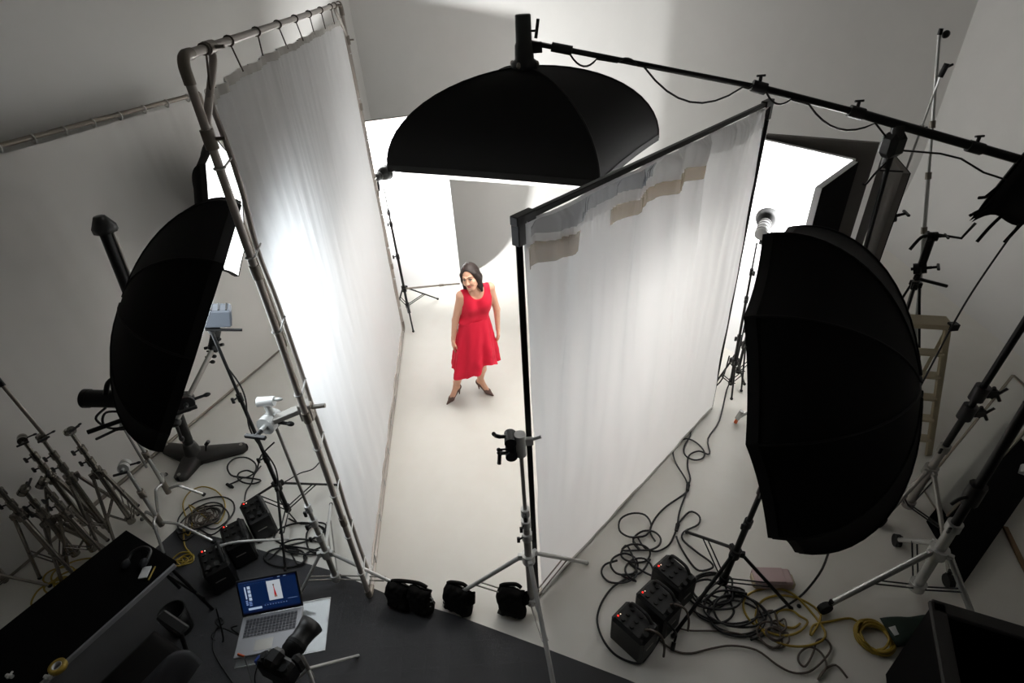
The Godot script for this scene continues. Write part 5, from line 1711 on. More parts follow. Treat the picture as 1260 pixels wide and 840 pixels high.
func desk_side() -> void:
	# the black desk
	var t := thing("desk", "long black desk with a pale front edge in the bottom left corner", "desk", Vector3(-2.98, 0, -1.62))
	var u := Vector3(-0.50, 0, 0.866)
	var v := Vector3(0.866, 0, 0.50)
	var b := Basis(v, Vector3.UP, -u)
	b = Basis(v, Vector3.UP, v.cross(Vector3.UP))
	var c := Vector3(-2.61, 0, -2.50) + u * 1.0 - t.position
	var s := mesh()
	box(s, c + Vector3(0, 0.725, 0), Vector3(0.57, 0.03, 2.0), b, 0.004)
	part("top", s, M["black desk top"], t)
	s = mesh()
	box(s, c + v * 0.294 + Vector3(0, 0.722, 0), Vector3(0.018, 0.034, 1.96), b, 0.003)
	part("edge_strip", s, M["laptop silver"], t, "pale grey edge strip")
	for e in [[-0.97, 0.36], [0.72, -1.0]]:
		for q in [-1.0, 1.0]:
			s = mesh()
			rod(s, c + u * e[0] + v * q * 0.16 + Vector3(0, 0.71, 0), c + u * (e[0] - e[1] * 0.22) + v * q * (0.20 if e[0] < 0.0 else 0.36), 0.012)
			part("trestle_leg", s, M["black metal"], t)
		s = mesh()
		rod(s, c + u * (e[0] - e[1] * 0.13) - v * 0.28 + Vector3(0, 0.26, 0), c + u * (e[0] - e[1] * 0.13) + v * 0.28 + Vector3(0, 0.26, 0), 0.010)
		part("trestle_bar", s, M["black metal"], t)
	# things on the desk
	t = thing("headset", "black padded headset lying on the desk beside the note", "headset", Vector3(-2.619, 0.740, -2.374))
	s = mesh()
	tube(s, smooth_path([Vector3(-0.07, 0.02, 0.03), Vector3(-0.06, 0.03, -0.05), Vector3(0.0, 0.035, -0.08), Vector3(0.06, 0.03, -0.05), Vector3(0.07, 0.02, 0.03)], 5), 0.012, 8)
	part("band", s, M["black plastic"], t)
	for q in [-1.0, 1.0]:
		s = mesh()
		ball(s, Vector3(0.06 * q, 0.03, 0.04), Vector3(0.025, 0.028, 0.035))
		part("ear_cup", s, M["grey cloth"], t)
	s = mesh()
	box(s, Vector3(0, 0.006, 0), Vector3(0.055, 0.010, 0.085), turned(6.0))
	solo("note_card", s, M["paper"], "small white card lying near the far end of the black desk", "card").position = Vector3(-2.530, 0.740, -2.277)
	s = mesh()
	rod(s, Vector3(0.0, 0.006, -0.05), Vector3(0.005, 0.006, 0.05), 0.005)
	solo("pencil", s, M["yellow cable"], "thin yellow pencil beside the white card on the desk", "pencil").position = Vector3(-2.482, 0.740, -2.267)
	t = thing("tape_roll", "dull yellow roll of tape at the near end of the black desk", "tape roll", Vector3(-2.726, 0.740, -1.686))
	s = mesh()
	lathe(s, Vector3.ZERO, Basis.IDENTITY, [Vector2(0.025, 0), Vector2(0.045, 0), Vector2(0.045, 0.03), Vector2(0.025, 0.03), Vector2(0.025, 0)], 18)
	part("tape", s, M["yellow cable"], t)
	s = mesh()
	lathe(s, Vector3.ZERO, Basis.IDENTITY, [Vector2(0.022, 0), Vector2(0.0255, 0), Vector2(0.0255, 0.031), Vector2(0.022, 0.031), Vector2(0.022, 0)], 18)
	part("core", s, M["paper"], t)
	for e in [[Vector3(-2.983, 0.740, -1.658), "small pale metal knob lying at the near left end of the desk"], [Vector3(-2.752, 0.740, -1.639), "small steel clip lying beside the yellow tape roll on the desk"]]:
		s = mesh()
		rod(s, Vector3(-0.02, 0.012, 0), Vector3(0.02, 0.012, 0.01), 0.011)
		rod(s, Vector3(0.0, 0.012, -0.02), Vector3(0.0, 0.016, 0.02), 0.006)
		solo("metal_clip", s, M["aluminium"], e[1], "clip").position = e[0]
	# the office chair
	t = thing("office_chair", "dark office chair with a rounded back, pushed up to the black desk", "chair", Vector3(-2.20, 0, -1.62))
	var cb := turned(-30.0)
	s = mesh()
	slab(s, 14, 14, func(a, q, k):
		var e := sqrt(maxf((1.0 - pow(absf(2.0 * a - 1.0), 3.0)) * (1.0 - pow(absf(2.0 * q - 1.0), 3.0)), 0.0))
		return cb * Vector3(-0.22 + (a - 0.5) * 0.46, 0.45 + k * 0.04 * e, (q - 0.5) * 0.46), Vector3.UP)
	part("seat", s, M["black nylon"], t)
	s = mesh()
	slab(s, 16, 16, func(a, q, k):
		var e := sqrt(maxf((1.0 - pow(absf(2.0 * a - 1.0), 3.0)) * (1.0 - pow(absf(2.0 * q - 1.0), 3.0)), 0.0))
		var z = (a - 0.5) * 0.46 * (1.0 - 0.45 * pow(q, 4.0))
		return cb * Vector3(0.10 + 0.10 * q - 0.5 * z * z + k * 0.035 * e, 0.52 + q * 0.42, z * (1.0 - 0.15 * q)), cb * Vector3.RIGHT)
	part("backrest", s, M["grey cloth"], t)
	s = mesh()
	rod(s, cb * Vector3(-0.2, 0.1, 0), cb * Vector3(-0.2, 0.44, 0), 0.028)
	part("gas_post", s, M["black metal"], t)
	s = mesh()
	tube(s, smooth_path([cb * Vector3(-0.1, 0.43, 0), cb * Vector3(0.12, 0.42, 0), cb * Vector3(0.19, 0.55, 0), cb * Vector3(0.2, 0.7, 0)], 4), 0.02, 8)
	part("back_support", s, M["black metal"], t)
	for q in [-1.0, 1.0]:
		s = mesh()
		box(s, cb * Vector3(-0.2, 0.66, q * 0.28), Vector3(0.25, 0.03, 0.07), cb, 0.012)
		rod(s, cb * Vector3(-0.14, 0.44, q * 0.24), cb * Vector3(-0.14, 0.65, q * 0.28), 0.014)
		part("armrest", s, M["black plastic"], t)
	for k in 5:
		var a := TAU * k / 5.0 + 0.3
		s = mesh()
		var tip := cb * (Vector3(-0.2, 0.07, 0) + Vector3(cos(a), 0, sin(a)) * 0.3)
		rod(s, cb * Vector3(-0.2, 0.12, 0), tip + Vector3(0, 0.02, 0), 0.024, 0.015)
		var leg := part("base_leg", s, M["black plastic"], t)
		s = mesh()
		rod(s, tip + Vector3(-0.02, -0.04, 0), tip + Vector3(0.02, -0.04, 0), 0.03, -1.0, 12)
		rod(s, tip + Vector3(0, -0.04, 0), tip + Vector3(0, 0.02, 0), 0.01)
		part("caster", s, M["black rubber"], leg)
	# the bin
	t = thing("waste_bin", "round black waste bin on the carpet beside the desk", "bin", Vector3(-2.574, -0.000, -2.303) + Vector3(0, 0.006, 0))
	s = mesh()
	lathe(s, Vector3.ZERO, Basis.IDENTITY, [Vector2(0, 0.0), Vector2(0.072, 0.0), Vector2(0.09, 0.22), Vector2(0.084, 0.22), Vector2(0.068, 0.012), Vector2(0, 0.012)], 26)
	part("body", s, M["black plastic"], t)
	s = mesh()
	var ring := PackedVector3Array()
	for k in 26: ring.append(Vector3(cos(k * TAU / 26.0) * 0.087, 0.222, sin(k * TAU / 26.0) * 0.087))
	tube(s, ring, 0.007, 6, true)
	part("rim", s, M["black rubber"], t)
	# the laptop on its clear shelf
	var k0 := Vector3(-1.72, 0.78, -1.884)      # hinge, left
	var k1 := Vector3(-1.37, 0.78, -1.932)      # hinge, right
	var ex := (k1 - k0).normalized()
	var ez := Vector3(-ex.z, 0, ex.x)
	var lb := Basis(ex, Vector3.UP, ez)
	t = thing("laptop", "open silver laptop showing a photo editor, on the clear stand", "laptop", (k0 + k1) * 0.5 + ez * 0.12)
	var W := 0.355
	s = mesh()
	box(s, Vector3(0, 0.008, 0), Vector3(W, 0.016, 0.245), lb, 0.004)
	part("deck", s, M["laptop silver"], t)
	s = mesh()
	box(s, lb * Vector3(0.0, 0.0165, -0.045), Vector3(W - 0.05, 0.002, 0.115), lb, 0.0005)
	var kb := part("keyboard", s, M["laptop silver"], t)
	var key := mesh()
	box(key, Vector3.ZERO, Vector3(0.0165, 0.004, 0.0145), Basis.IDENTITY, 0.0008)
	key.generate_normals()
	var km := key.commit()
	for r in 6:
		for q in 15:
			var o := MeshInstance3D.new()
			o.mesh = km
			o.material_override = M["key grey"]
			o.name = "key_%03d" % (r * 15 + q + 1) if r + q > 0 else "key"
			kb.add_child(o, true)
			o.transform = Transform3D(lb, lb * Vector3((q - 7) * 0.0199, 0.0195, -0.045 + (r - 2.5) * 0.0182))
	s = mesh()
	box(s, lb * Vector3(-0.02, 0.0163, 0.07), Vector3(0.1, 0.001, 0.065), lb, 0.0003)
	part("touchpad", s, M["grey steel"], t)
	var tilt := Basis(ex, deg_to_rad(-26.0)) * lb
	var hp := lb * Vector3(0, 0.016, -0.122)
	s = mesh()
	box(s, hp + tilt * Vector3(0, 0.117, -0.004), Vector3(W, 0.232, 0.008), tilt, 0.002)
	part("lid", s, M["black plastic"], t)
	s = mesh()
	var sm := mat("laptop screen", Color(0.02, 0.02, 0.02), 0.3)
	sm.emission_enabled = true
	sm.emission_texture = screen_texture()
	sm.emission_operator = BaseMaterial3D.EMISSION_OP_MULTIPLY
	sm.emission = Color(1, 1, 1)
	sm.emission_energy_multiplier = 0.6
	var sw := W * 0.5 - 0.011
	var qs := [[-sw, 0.018, 0.0, 1.0], [sw, 0.018, 1.0, 1.0], [sw, 0.224, 1.0, 0.0], [-sw, 0.224, 0.0, 0.0]]
	for i in [0, 2, 1, 0, 3, 2]:
		var e: Array = qs[i]
		s.set_uv(Vector2(e[2], e[3]))
		s.set_smooth_group(-1)
		s.add_vertex(hp + tilt * Vector3(e[0], e[1], 0.0008))
	part("screen", s, sm, t, "lit blue screen showing a small red figure")
	# clear stand under it
	t = thing("laptop_stand", "clear acrylic shelf on a silver tripod under the laptop", "stand", Vector3(-1.47, 0, -1.8))
	var so := Vector3(0.0, 0.765, 0.0)
	s = mesh()
	box(s, so + lb * Vector3(0.02, 0, 0), Vector3(0.50, 0.008, 0.32), lb, 0.002)
	part("shelf", s, M["clear acrylic"], t)
	for q in [-1.0, 1.0]:
		s = mesh()
		box(s, so + lb * Vector3(0.02, 0.0, q * 0.163), Vector3(0.50, 0.008, 0.004), lb, 0.001)
		part("edge", s, M["aluminium"], t)
	s = mesh()
	rod(s, Vector3(0.08, 0.3, 0.05), so + Vector3(0.08, -0.01, 0.05), 0.014)
	rod(s, so + Vector3(0.08, -0.05, 0.05), so + Vector3(0.08, -0.005, 0.05), 0.035)
	part("column", s, M["grey steel"], t)
	for k in 3:
		var a := TAU * k / 3.0 + 1.1
		s = mesh()
		rod(s, Vector3(0.08, 0.42, 0.05), Vector3(0.08 + cos(a) * 0.32, 0.012, 0.05 + sin(a) * 0.32), 0.011)
		part("leg", s, M["aluminium"], t)
	# the camera on its tripod
	var cp := Vector3(-1.184, 1.300, -1.325)
	var dir := Vector3(0.42, -0.05, -0.9).normalized()
	var fb := Basis(Vector3.UP.cross(-dir).normalized(), Vector3.UP, -dir).orthonormalized()
	t = thing("dslr_camera", "black camera with a zoom lens pointing at the woman, beside the laptop", "camera", cp)
	t.scale = Vector3.ONE * 1.25
	s = mesh()
	box(s, Vector3(0, 0.0, 0), Vector3(0.145, 0.10, 0.07), fb, 0.014)
	part("body", s, M["black plastic"], t)
	s = mesh()
	box(s, fb * Vector3(0.0, 0.065, -0.005), Vector3(0.06, 0.045, 0.07), fb, 0.015)
	part("prism", s, M["black plastic"], t)
	s = mesh()
	box(s, fb * Vector3(0.058, 0.0, -0.04), Vector3(0.035, 0.095, 0.045), fb, 0.014)
	part("grip", s, M["black rubber"], t)
	s = mesh()
	lathe(s, Vector3.ZERO, frame_of(dir), [Vector2(0, 0.02), Vector2(0.036, 0.02), Vector2(0.037, 0.06), Vector2(0.041, 0.065), Vector2(0.041, 0.11), Vector2(0.038, 0.115), Vector2(0.042, 0.15), Vector2(0.05, 0.185), Vector2(0.047, 0.185), Vector2(0.038, 0.14), Vector2(0, 0.135)], 22)
	part("lens", s, M["black plastic"], t)
	s = mesh()
	rod(s, dir * 0.085, dir * 0.10, 0.0425, -1.0, 22)
	part("zoom_ring", s, M["black rubber"], t)
	s = mesh()
	box(s, fb * Vector3(-0.078, 0.0, 0.012), Vector3(0.014, 0.075, 0.028), fb, 0.004)
	part("tether_block", s, M["blue plastic"], t, "bright blue tether block")
	s = mesh()
	rod(s, fb * Vector3(0.055, 0.05, 0.01), fb * Vector3(0.055, 0.066, 0.01), 0.014)
	rod(s, fb * Vector3(-0.05, 0.05, 0.0), fb * Vector3(-0.05, 0.062, 0.0), 0.013)
	part("dial", s, M["black metal"], t)
	t = tripod("camera_tripod", "dark tripod under the camera at the bottom edge", "tripod", Vector3(cp.x, 0, cp.z), cp + Vector3(0, -0.055, 0), [cp * Vector3(1, 0, 1) + Vector3(0.36, 0, 0.2), cp * Vector3(1, 0, 1) + Vector3(-0.02, 0, -0.42), cp * Vector3(1, 0, 1) + Vector3(-0.1, 0, 0.42)], 0.45, 0.95, M["black metal"], M["black metal"], 0.017, [1.05])
	s = mesh()
	ball(s, Vector3(0, cp.y - 0.11, 0), Vector3(0.035, 0.035, 0.035))
	box(s, Vector3(0, cp.y - 0.06, 0), Vector3(0.07, 0.014, 0.07))
	part("ball_head", s, M["black metal"], t)
	s = mesh()
	tube(s, smooth_path([cp + fb * Vector3(-0.1, 0.01, 0.01), cp + Vector3(-0.12, -0.05, 0.02), cp + Vector3(-0.15, -0.3, 0.06), Vector3(-1.625, 0.80, -1.652)], 6), 0.003, 6)
	t = thing("tether_cable", "thin dark cable from the camera with an orange plug at the laptop's front corner", "cable")
	part("cable", s, M["black cable"], t)
	s = mesh()
	rod(s, Vector3(-1.625, 0.80, -1.652), Vector3(-1.668, 0.80, -1.668), 0.006)
	part("plug", s, M["orange rubber"], t, "small orange plug")
	s = mesh()
	tube(s, smooth_path([Vector3(-1.74, 0.79, -1.84), Vector3(-1.80, 0.72, -1.86), Vector3(-1.86, 0.3, -2.0), Vector3(-2.286, 0.000, -2.278) + Vector3(0, 0.03, 0), Vector3(-2.292, 0.000, -2.159) + Vector3(0, 0.014, 0), Vector3(-2.222, 0.000, -2.059) + Vector3(0, 0.014, 0), Vector3(-2.067, 0.000, -1.909) + Vector3(0, 0.014, 0), Vector3(-1.940, 0.000, -1.790) + Vector3(0, 0.014, 0)], 6), 0.005, 6)
	solo("power_cable", s, M["black cable"], "thin black cable trailing from the laptop over the carpet", "cable")
	s = mesh()
	tube(s, smooth_path([Vector3(-2.149, 0.000, -2.203) + Vector3(0, 0.4, 0), Vector3(-2.225, -0.000, -2.184) + Vector3(0, 0.02, 0), Vector3(-2.320, -0.000, -2.214) + Vector3(0, 0.014, 0), Vector3(-2.313, 0.000, -2.285) + Vector3(0, 0.016, 0), Vector3(-2.278, -0.000, -2.320) + Vector3(0, 0.02, 0), Vector3(-2.319, 0.000, -2.360) + Vector3(0, 0.02, 0), Vector3(-2.335, 0.000, -2.324) + Vector3(0, 0.03, 0), Vector3(-2.288, 0.000, -2.284) + Vector3(0, 0.03, 0)], 6), 0.006, 6)
	solo("power_cable", s, M["black cable"], "black cable with a small curled end on the carpet left of the laptop", "cable")

# ---------- the woman ----------
# A field on a grid: bones are tapered capsules joined by a smooth minimum, meshed as surface nets.
class Field:
	var lo: Vector3
	var cell: float
	var nx: int
	var ny: int
	var nz: int
	var f := PackedFloat32Array()

	func _init(a: Vector3, b: Vector3, c: float) -> void:
		lo = a
		cell = c
		nx = int(ceil((b.x - a.x) / c)) + 1
		ny = int(ceil((b.y - a.y) / c)) + 1
		nz = int(ceil((b.z - a.z) / c)) + 1
		f.resize(nx * ny * nz)
		f.fill(1.0)

	func span(a: Vector3, b: Vector3, m: float) -> Array:
		var p := (Vector3(minf(a.x, b.x), minf(a.y, b.y), minf(a.z, b.z)) - Vector3.ONE * m - lo) / cell
		var q := (Vector3(maxf(a.x, b.x), maxf(a.y, b.y), maxf(a.z, b.z)) + Vector3.ONE * m - lo) / cell
		return [clampi(int(p.x), 0, nx), clampi(int(q.x) + 2, 0, nx), clampi(int(p.y), 0, ny), clampi(int(q.y) + 2, 0, ny), clampi(int(p.z), 0, nz), clampi(int(q.z) + 2, 0, nz)]

	func put(i: int, d: float, k: float) -> void:
		var e := f[i]
		if k <= 0.0:
			f[i] = minf(e, d)
			return
		var h := clampf(0.5 + 0.5 * (e - d) / k, 0.0, 1.0)
		f[i] = lerpf(e, d, h) - k * h * (1.0 - h)

	func bone(a: Vector3, b: Vector3, ra: float, rb: float, k := 0.03) -> void:
		var s := span(a, b, maxf(ra, rb) + k + cell * 2.0)
		var ab := b - a
		var l2 := maxf(ab.length_squared(), 1e-9)
		for z in range(s[4], s[5]):
			for y in range(s[2], s[3]):
				var i: int = (z * ny + y) * nx
				for x in range(s[0], s[1]):
					var p := lo + Vector3(x, y, z) * cell
					var t := clampf((p - a).dot(ab) / l2, 0.0, 1.0)
					put(i + x, p.distance_to(a + ab * t) - lerpf(ra, rb, t), k)

	func egg(c: Vector3, r: Vector3, b: Basis, k := 0.02, cut := false) -> void:
		var m := maxf(r.x, maxf(r.y, r.z))
		var s := span(c, c, m + k + cell * 2.0)
		var inv := b.transposed()
		var mn := minf(r.x, minf(r.y, r.z))
		for z in range(s[4], s[5]):
			for y in range(s[2], s[3]):
				var i: int = (z * ny + y) * nx
				for x in range(s[0], s[1]):
					var q := inv * (lo + Vector3(x, y, z) * cell - c)
					var d := (Vector3(q.x / r.x, q.y / r.y, q.z / r.z).length() - 1.0) * mn
					if cut: f[i + x] = maxf(f[i + x], -d)
					else: put(i + x, d, k)

	func plane_cut(p: Vector3, n: Vector3) -> void:
		for z in nz:
			for y in ny:
				var i := (z * ny + y) * nx
				for x in nx:
					if f[i + x] < 0.5: f[i + x] = maxf(f[i + x], (lo + Vector3(x, y, z) * cell - p).dot(n))

	func nets(s: SurfaceTool, group := 0) -> void:
		var vid := PackedInt32Array()
		vid.resize(nx * ny * nz)
		vid.fill(-1)
		var V := PackedVector3Array()
		var off := [0, 1, nx, nx + 1, nx * ny, nx * ny + 1, nx * ny + nx, nx * ny + nx + 1]
		var cx := [Vector3(0, 0, 0), Vector3(1, 0, 0), Vector3(0, 1, 0), Vector3(1, 1, 0), Vector3(0, 0, 1), Vector3(1, 0, 1), Vector3(0, 1, 1), Vector3(1, 1, 1)]
		var ed := [[0, 1], [2, 3], [4, 5], [6, 7], [0, 2], [1, 3], [4, 6], [5, 7], [0, 4], [1, 5], [2, 6], [3, 7]]
		for z in nz - 1:
			for y in ny - 1:
				for x in nx - 1:
					var i := (z * ny + y) * nx + x
					if f[i] > cell * 3.0: continue
					var neg := 0
					for c in 8:
						if f[i + off[c]] < 0.0: neg += 1
					if neg == 0 or neg == 8: continue
					var sum := Vector3.ZERO
					var n := 0
					for e in ed:
						var a := f[i + off[e[0]]]
						var b := f[i + off[e[1]]]
						if (a < 0.0) != (b < 0.0):
							sum += cx[e[0]].lerp(cx[e[1]], a / (a - b))
							n += 1
					vid[i] = V.size()
					V.append(lo + (Vector3(x, y, z) + sum / n) * cell)
		s.set_smooth_group(group)
		var st := [1, nx, nx * ny]
		for z in range(1, nz - 1):
			for y in range(1, ny - 1):
				for x in range(1, nx - 1):
					var i := (z * ny + y) * nx + x
					var a := f[i]
					if a > cell * 2.0 or a < -cell * 2.0: continue
					for k in 3:
						var b := f[i + st[k]]
						if (a < 0.0) == (b < 0.0): continue
						var u: int = st[(k + 1) % 3]
						var v: int = st[(k + 2) % 3]
						var q := [vid[i], vid[i - u], vid[i - u - v], vid[i - v]]
						if q.min() < 0: continue
						var o := a < 0.0
						for t in [[0, 1, 2], [0, 2, 3]]:
							s.add_vertex(V[q[t[0]]])
							if o:
								s.add_vertex(V[q[t[2]]])
								s.add_vertex(V[q[t[1]]])
							else:
								s.add_vertex(V[q[t[1]]])
								s.add_vertex(V[q[t[2]]])

func person() -> void:
	var t := thing("person", "woman in a sleeveless red dress and heels standing between the scrims, looking down and aside", "person", Vector3(-0.52, 0, -4.75))
	var skin: Material = M["skin"]
	var pelvis := Vector3(0.135, 0.90, -0.01)
	var waist := Vector3(0.165, 1.05, -0.025)
	var chest := Vector3(0.19, 1.21, -0.025)
	var neck := Vector3(0.195, 1.365, -0.02)
	var across := Vector3(0.94, 0.05, -0.30).normalized()      # from her right to her left
	var fwd := across.cross(Vector3.UP).normalized()
	if fwd.z < 0.0: fwd = -fwd
	var sr := Vector3(0.058, 1.315, 0.03)
	var sl := Vector3(0.338, 1.335, -0.065)
	var er := Vector3(-0.028, 1.045, 0.035)
	var wr := Vector3(-0.072, 0.83, 0.06)
	var el := Vector3(0.388, 1.06, -0.10)
	var wl := Vector3(0.385, 0.85, -0.065)
	var hr := Vector3(0.055, 0.88, 0.005)
	var hl := Vector3(0.21, 0.89, -0.02)
	var kr := Vector3(-0.030, 0.50, 0.045)
	var kl := Vector3(0.19, 0.49, 0.035)
	var ar := Vector3(-0.118, 0.145, -0.045)
	var al := Vector3(0.142, 0.145, -0.125)
	# head: turned to her right, tipped down and sideways
	var hb := Basis(Vector3.UP, deg_to_rad(-16.0)) * Basis(Vector3.BACK, deg_to_rad(10.0)) * Basis(Vector3.RIGHT, deg_to_rad(0.0))
	var hc := Vector3(0.165, 1.505, 0.02)
	var H := func(x: float, y: float, z: float) -> Vector3: return hc + hb * Vector3(x, y, z)

	# body
	var F := Field.new(Vector3(-0.30, 0.05, -0.30), Vector3(0.52, 1.46, 0.24), 0.0115)
	for q in [-1.0, 1.0]:
		F.bone(chest + across * 0.062 * q + Vector3(0, 0.04, 0), chest + across * 0.055 * q + Vector3(0, -0.06, 0), 0.092, 0.088, 0.03)
		F.bone(waist + across * 0.045 * q, waist + across * 0.05 * q + Vector3(0, 0.08, 0), 0.078, 0.082, 0.03)
		F.bone(pelvis + across * 0.065 * q, waist + across * 0.05 * q, 0.088, 0.076, 0.03)
		F.bone(chest + across * 0.068 * q + fwd * 0.06 + Vector3(0, -0.01, 0), chest + across * 0.068 * q + fwd * 0.065 + Vector3(0, -0.02, 0), 0.048, 0.048, 0.03)
	F.bone(sr, neck + Vector3(0, -0.03, 0), 0.045, 0.05, 0.035)
	F.bone(sl, neck + Vector3(0, -0.03, 0), 0.045, 0.05, 0.035)
	F.bone(neck + Vector3(0, -0.04, 0), hc + hb * Vector3(0, -0.05, -0.025), 0.052, 0.048, 0.03)
	for e in [[sr, er, wr], [sl, el, wl]]:
		F.bone(e[0], e[1], 0.045, 0.034, 0.03)
		F.bone(e[1], e[2], 0.036, 0.023, 0.012)
	for e in [[hr, kr, ar], [hl, kl, al]]:
		F.bone(e[0], e[1], 0.076, 0.052, 0.03)
		F.bone(e[1], e[1].lerp(e[2], 0.35) + Vector3(0, 0, -0.012), 0.05, 0.054, 0.02)
		F.bone(e[1].lerp(e[2], 0.35) + Vector3(0, 0, -0.012), e[2], 0.053, 0.031, 0.02)
	var s := mesh()
	F.nets(s, 0)
	# feet, toes pointing down into the shoes
	var feet := [[ar, Vector3(-0.105, 0.0, -0.085), Vector3(-0.232, 0.0, 0.088)], [al, Vector3(0.118, 0.0, -0.150), Vector3(0.275, 0.0, -0.006)]]
	for e in feet:
		var d: Vector3 = (e[2] - e[1]).normalized()
		var h: Vector3 = e[1] + Vector3(0, 0.105, 0)
		var bl: Vector3 = e[1] + d * 0.135 + Vector3(0, 0.032, 0)
		var G := Field.new(e[1] + Vector3(-0.24, -0.02, -0.16), e[1] + Vector3(0.24, 0.26, 0.26), 0.007)
		G.bone(e[0] + Vector3(0, 0.06, 0), e[0], 0.034, 0.031, 0.01)
		G.bone(e[0], h, 0.032, 0.026, 0.02)
		G.bone(e[0] + d * 0.012, bl, 0.030, 0.024, 0.025)
		G.bone(h, bl, 0.024, 0.026, 0.02)
		G.nets(s, 0)
	# hands
	for e in [[wr, er, 1.0, fwd], [wl, el, -1.0, fwd]]:
		var dn: Vector3 = (e[0] - e[1]).normalized().lerp(Vector3.DOWN, 0.4).normalized()
		var fw: Vector3 = (e[3] - dn * e[3].dot(dn)).normalized()
		var inn: Vector3 = dn.cross(fw).normalized()
		if inn.dot(across) * e[2] < 0.0: inn = -inn          # palm faces the thigh
		var w: Vector3 = e[0]
		var G := Field.new(w - Vector3(0.11, 0.21, 0.11), w + Vector3(0.11, 0.05, 0.11), 0.0045)
		G.bone(w - dn * 0.03, w + dn * 0.01, 0.0235, 0.022, 0.01)
		for k in 4:
			var o: float = (k - 1.5) * 0.0165
			G.bone(w + dn * 0.012 - fw * o * 0.6, w + dn * 0.075 - fw * o, 0.014, 0.0115, 0.012)
		var lens := [0.066, 0.074, 0.070, 0.054]
		for k in 4:
			var p: Vector3 = w + dn * 0.078 - fw * (k - 1.5) * 0.0175
			var dd: Vector3 = dn.rotated(inn, (k - 1.5) * 0.05)
			var l: float = lens[k]
			for j in 3:
				var nd: Vector3 = (dd + inn * (0.25 + 0.3 * j)).normalized()
				var q: Vector3 = p + nd * l * [0.45, 0.32, 0.25][j]
				G.bone(p, q, 0.0085 - 0.0008 * j, 0.0082 - 0.001 * j, 0.003)
				p = q
		var tp: Vector3 = w + dn * 0.02 + fw * 0.022
		var t1: Vector3 = tp + (dn * 0.7 + fw * 0.6 + inn * 0.3).normalized() * 0.042
		var t2: Vector3 = t1 + (dn * 0.9 + fw * 0.15 + inn * 0.3).normalized() * 0.032
		G.bone(tp, t1, 0.013, 0.010, 0.008)
		G.bone(t1, t2, 0.010, 0.0075, 0.003)
		G.nets(s, 0)
	# head
	var K := Field.new(hc - Vector3(0.15, 0.17, 0.15), hc + Vector3(0.15, 0.16, 0.17), 0.0042)
	K.egg(H.call(0, 0.03, -0.015), Vector3(0.076, 0.096, 0.094), hb, 0.02)
	K.egg(H.call(0, -0.035, 0.024), Vector3(0.056, 0.076, 0.064), hb, 0.03)
	K.bone(H.call(-0.012, -0.094, 0.062), H.call(0.012, -0.094, 0.062), 0.018, 0.018, 0.025)
	for q in [-1.0, 1.0]:
		K.bone(H.call(0.034 * q, -0.028, 0.058), H.call(0.032 * q, -0.03, 0.06), 0.027, 0.027, 0.02)
		K.bone(H.call(0.052 * q, -0.055, 0.0), H.call(0.02 * q, -0.09, 0.05), 0.02, 0.016, 0.02)
		K.bone(H.call(0.012 * q, 0.030, 0.087), H.call(0.042 * q, 0.032, 0.070), 0.009, 0.008, 0.012)
		K.egg(H.call(0.077 * q, -0.005, -0.008), Vector3(0.010, 0.030, 0.018), hb, 0.006)
		K.egg(H.call(0.031 * q, 0.008, 0.099), Vector3(0.017, 0.011, 0.016), hb, 0.0, true)
		K.bone(H.call(0.009 * q, -0.028, 0.096), H.call(0.009 * q, -0.029, 0.098), 0.0085, 0.0085, 0.006)
	K.bone(H.call(0, 0.02, 0.086), H.call(0, -0.024, 0.108), 0.007, 0.0105, 0.01)
	K.bone(H.call(0, -0.05, -0.02), hc + (neck - hc) * 0.8, 0.048, 0.05, 0.02)
	K.nets(s, 0)
	part("body", s, skin, t)
	# face details
	for q in [-1.0, 1.0]:
		s = mesh()
		ball(s, H.call(0.031 * q, 0.008, 0.0765), Vector3(0.0115, 0.009, 0.0105), hb, 12)
		var eye := part("eye", s, M["eye white"], t)
		s = mesh()
		ball(s, H.call(0.031 * q, 0.006, 0.0845), Vector3(0.0055, 0.0055, 0.0035), hb, 10)
		part("iris", s, M["dark eye"], eye)
		s = mesh()
		tube(s, smooth_path([H.call(0.016 * q, 0.0175, 0.089), H.call(0.031 * q, 0.0215, 0.0885), H.call(0.047 * q, 0.013, 0.078)], 4), 0.0026, 5)
		part("eyelashes", s, M["hair"], eye)
		s = mesh()
		tube(s, smooth_path([H.call(0.013 * q, 0.036, 0.0965), H.call(0.032 * q, 0.041, 0.0885), H.call(0.05 * q, 0.034, 0.072)], 4), 0.0024, 5)
		part("eyebrow", s, M["hair"], t)
	s = mesh()
	ball(s, H.call(0, -0.0565, 0.087), Vector3(0.021, 0.0048, 0.008), hb, 12)
	ball(s, H.call(0, -0.0655, 0.085), Vector3(0.018, 0.0058, 0.008), hb, 12)
	part("lips", s, M["lips"], t)
	# hair, parted in the middle and falling to the shoulders
	var W := Field.new(hc - Vector3(0.17, 0.28, 0.18), hc + Vector3(0.17, 0.16, 0.17), 0.0055)
	W.egg(H.call(0, 0.036, -0.020), Vector3(0.087, 0.102, 0.104), hb, 0.02)
	W.egg(H.call(0, -0.02, -0.055), Vector3(0.082, 0.09, 0.062), hb, 0.03)
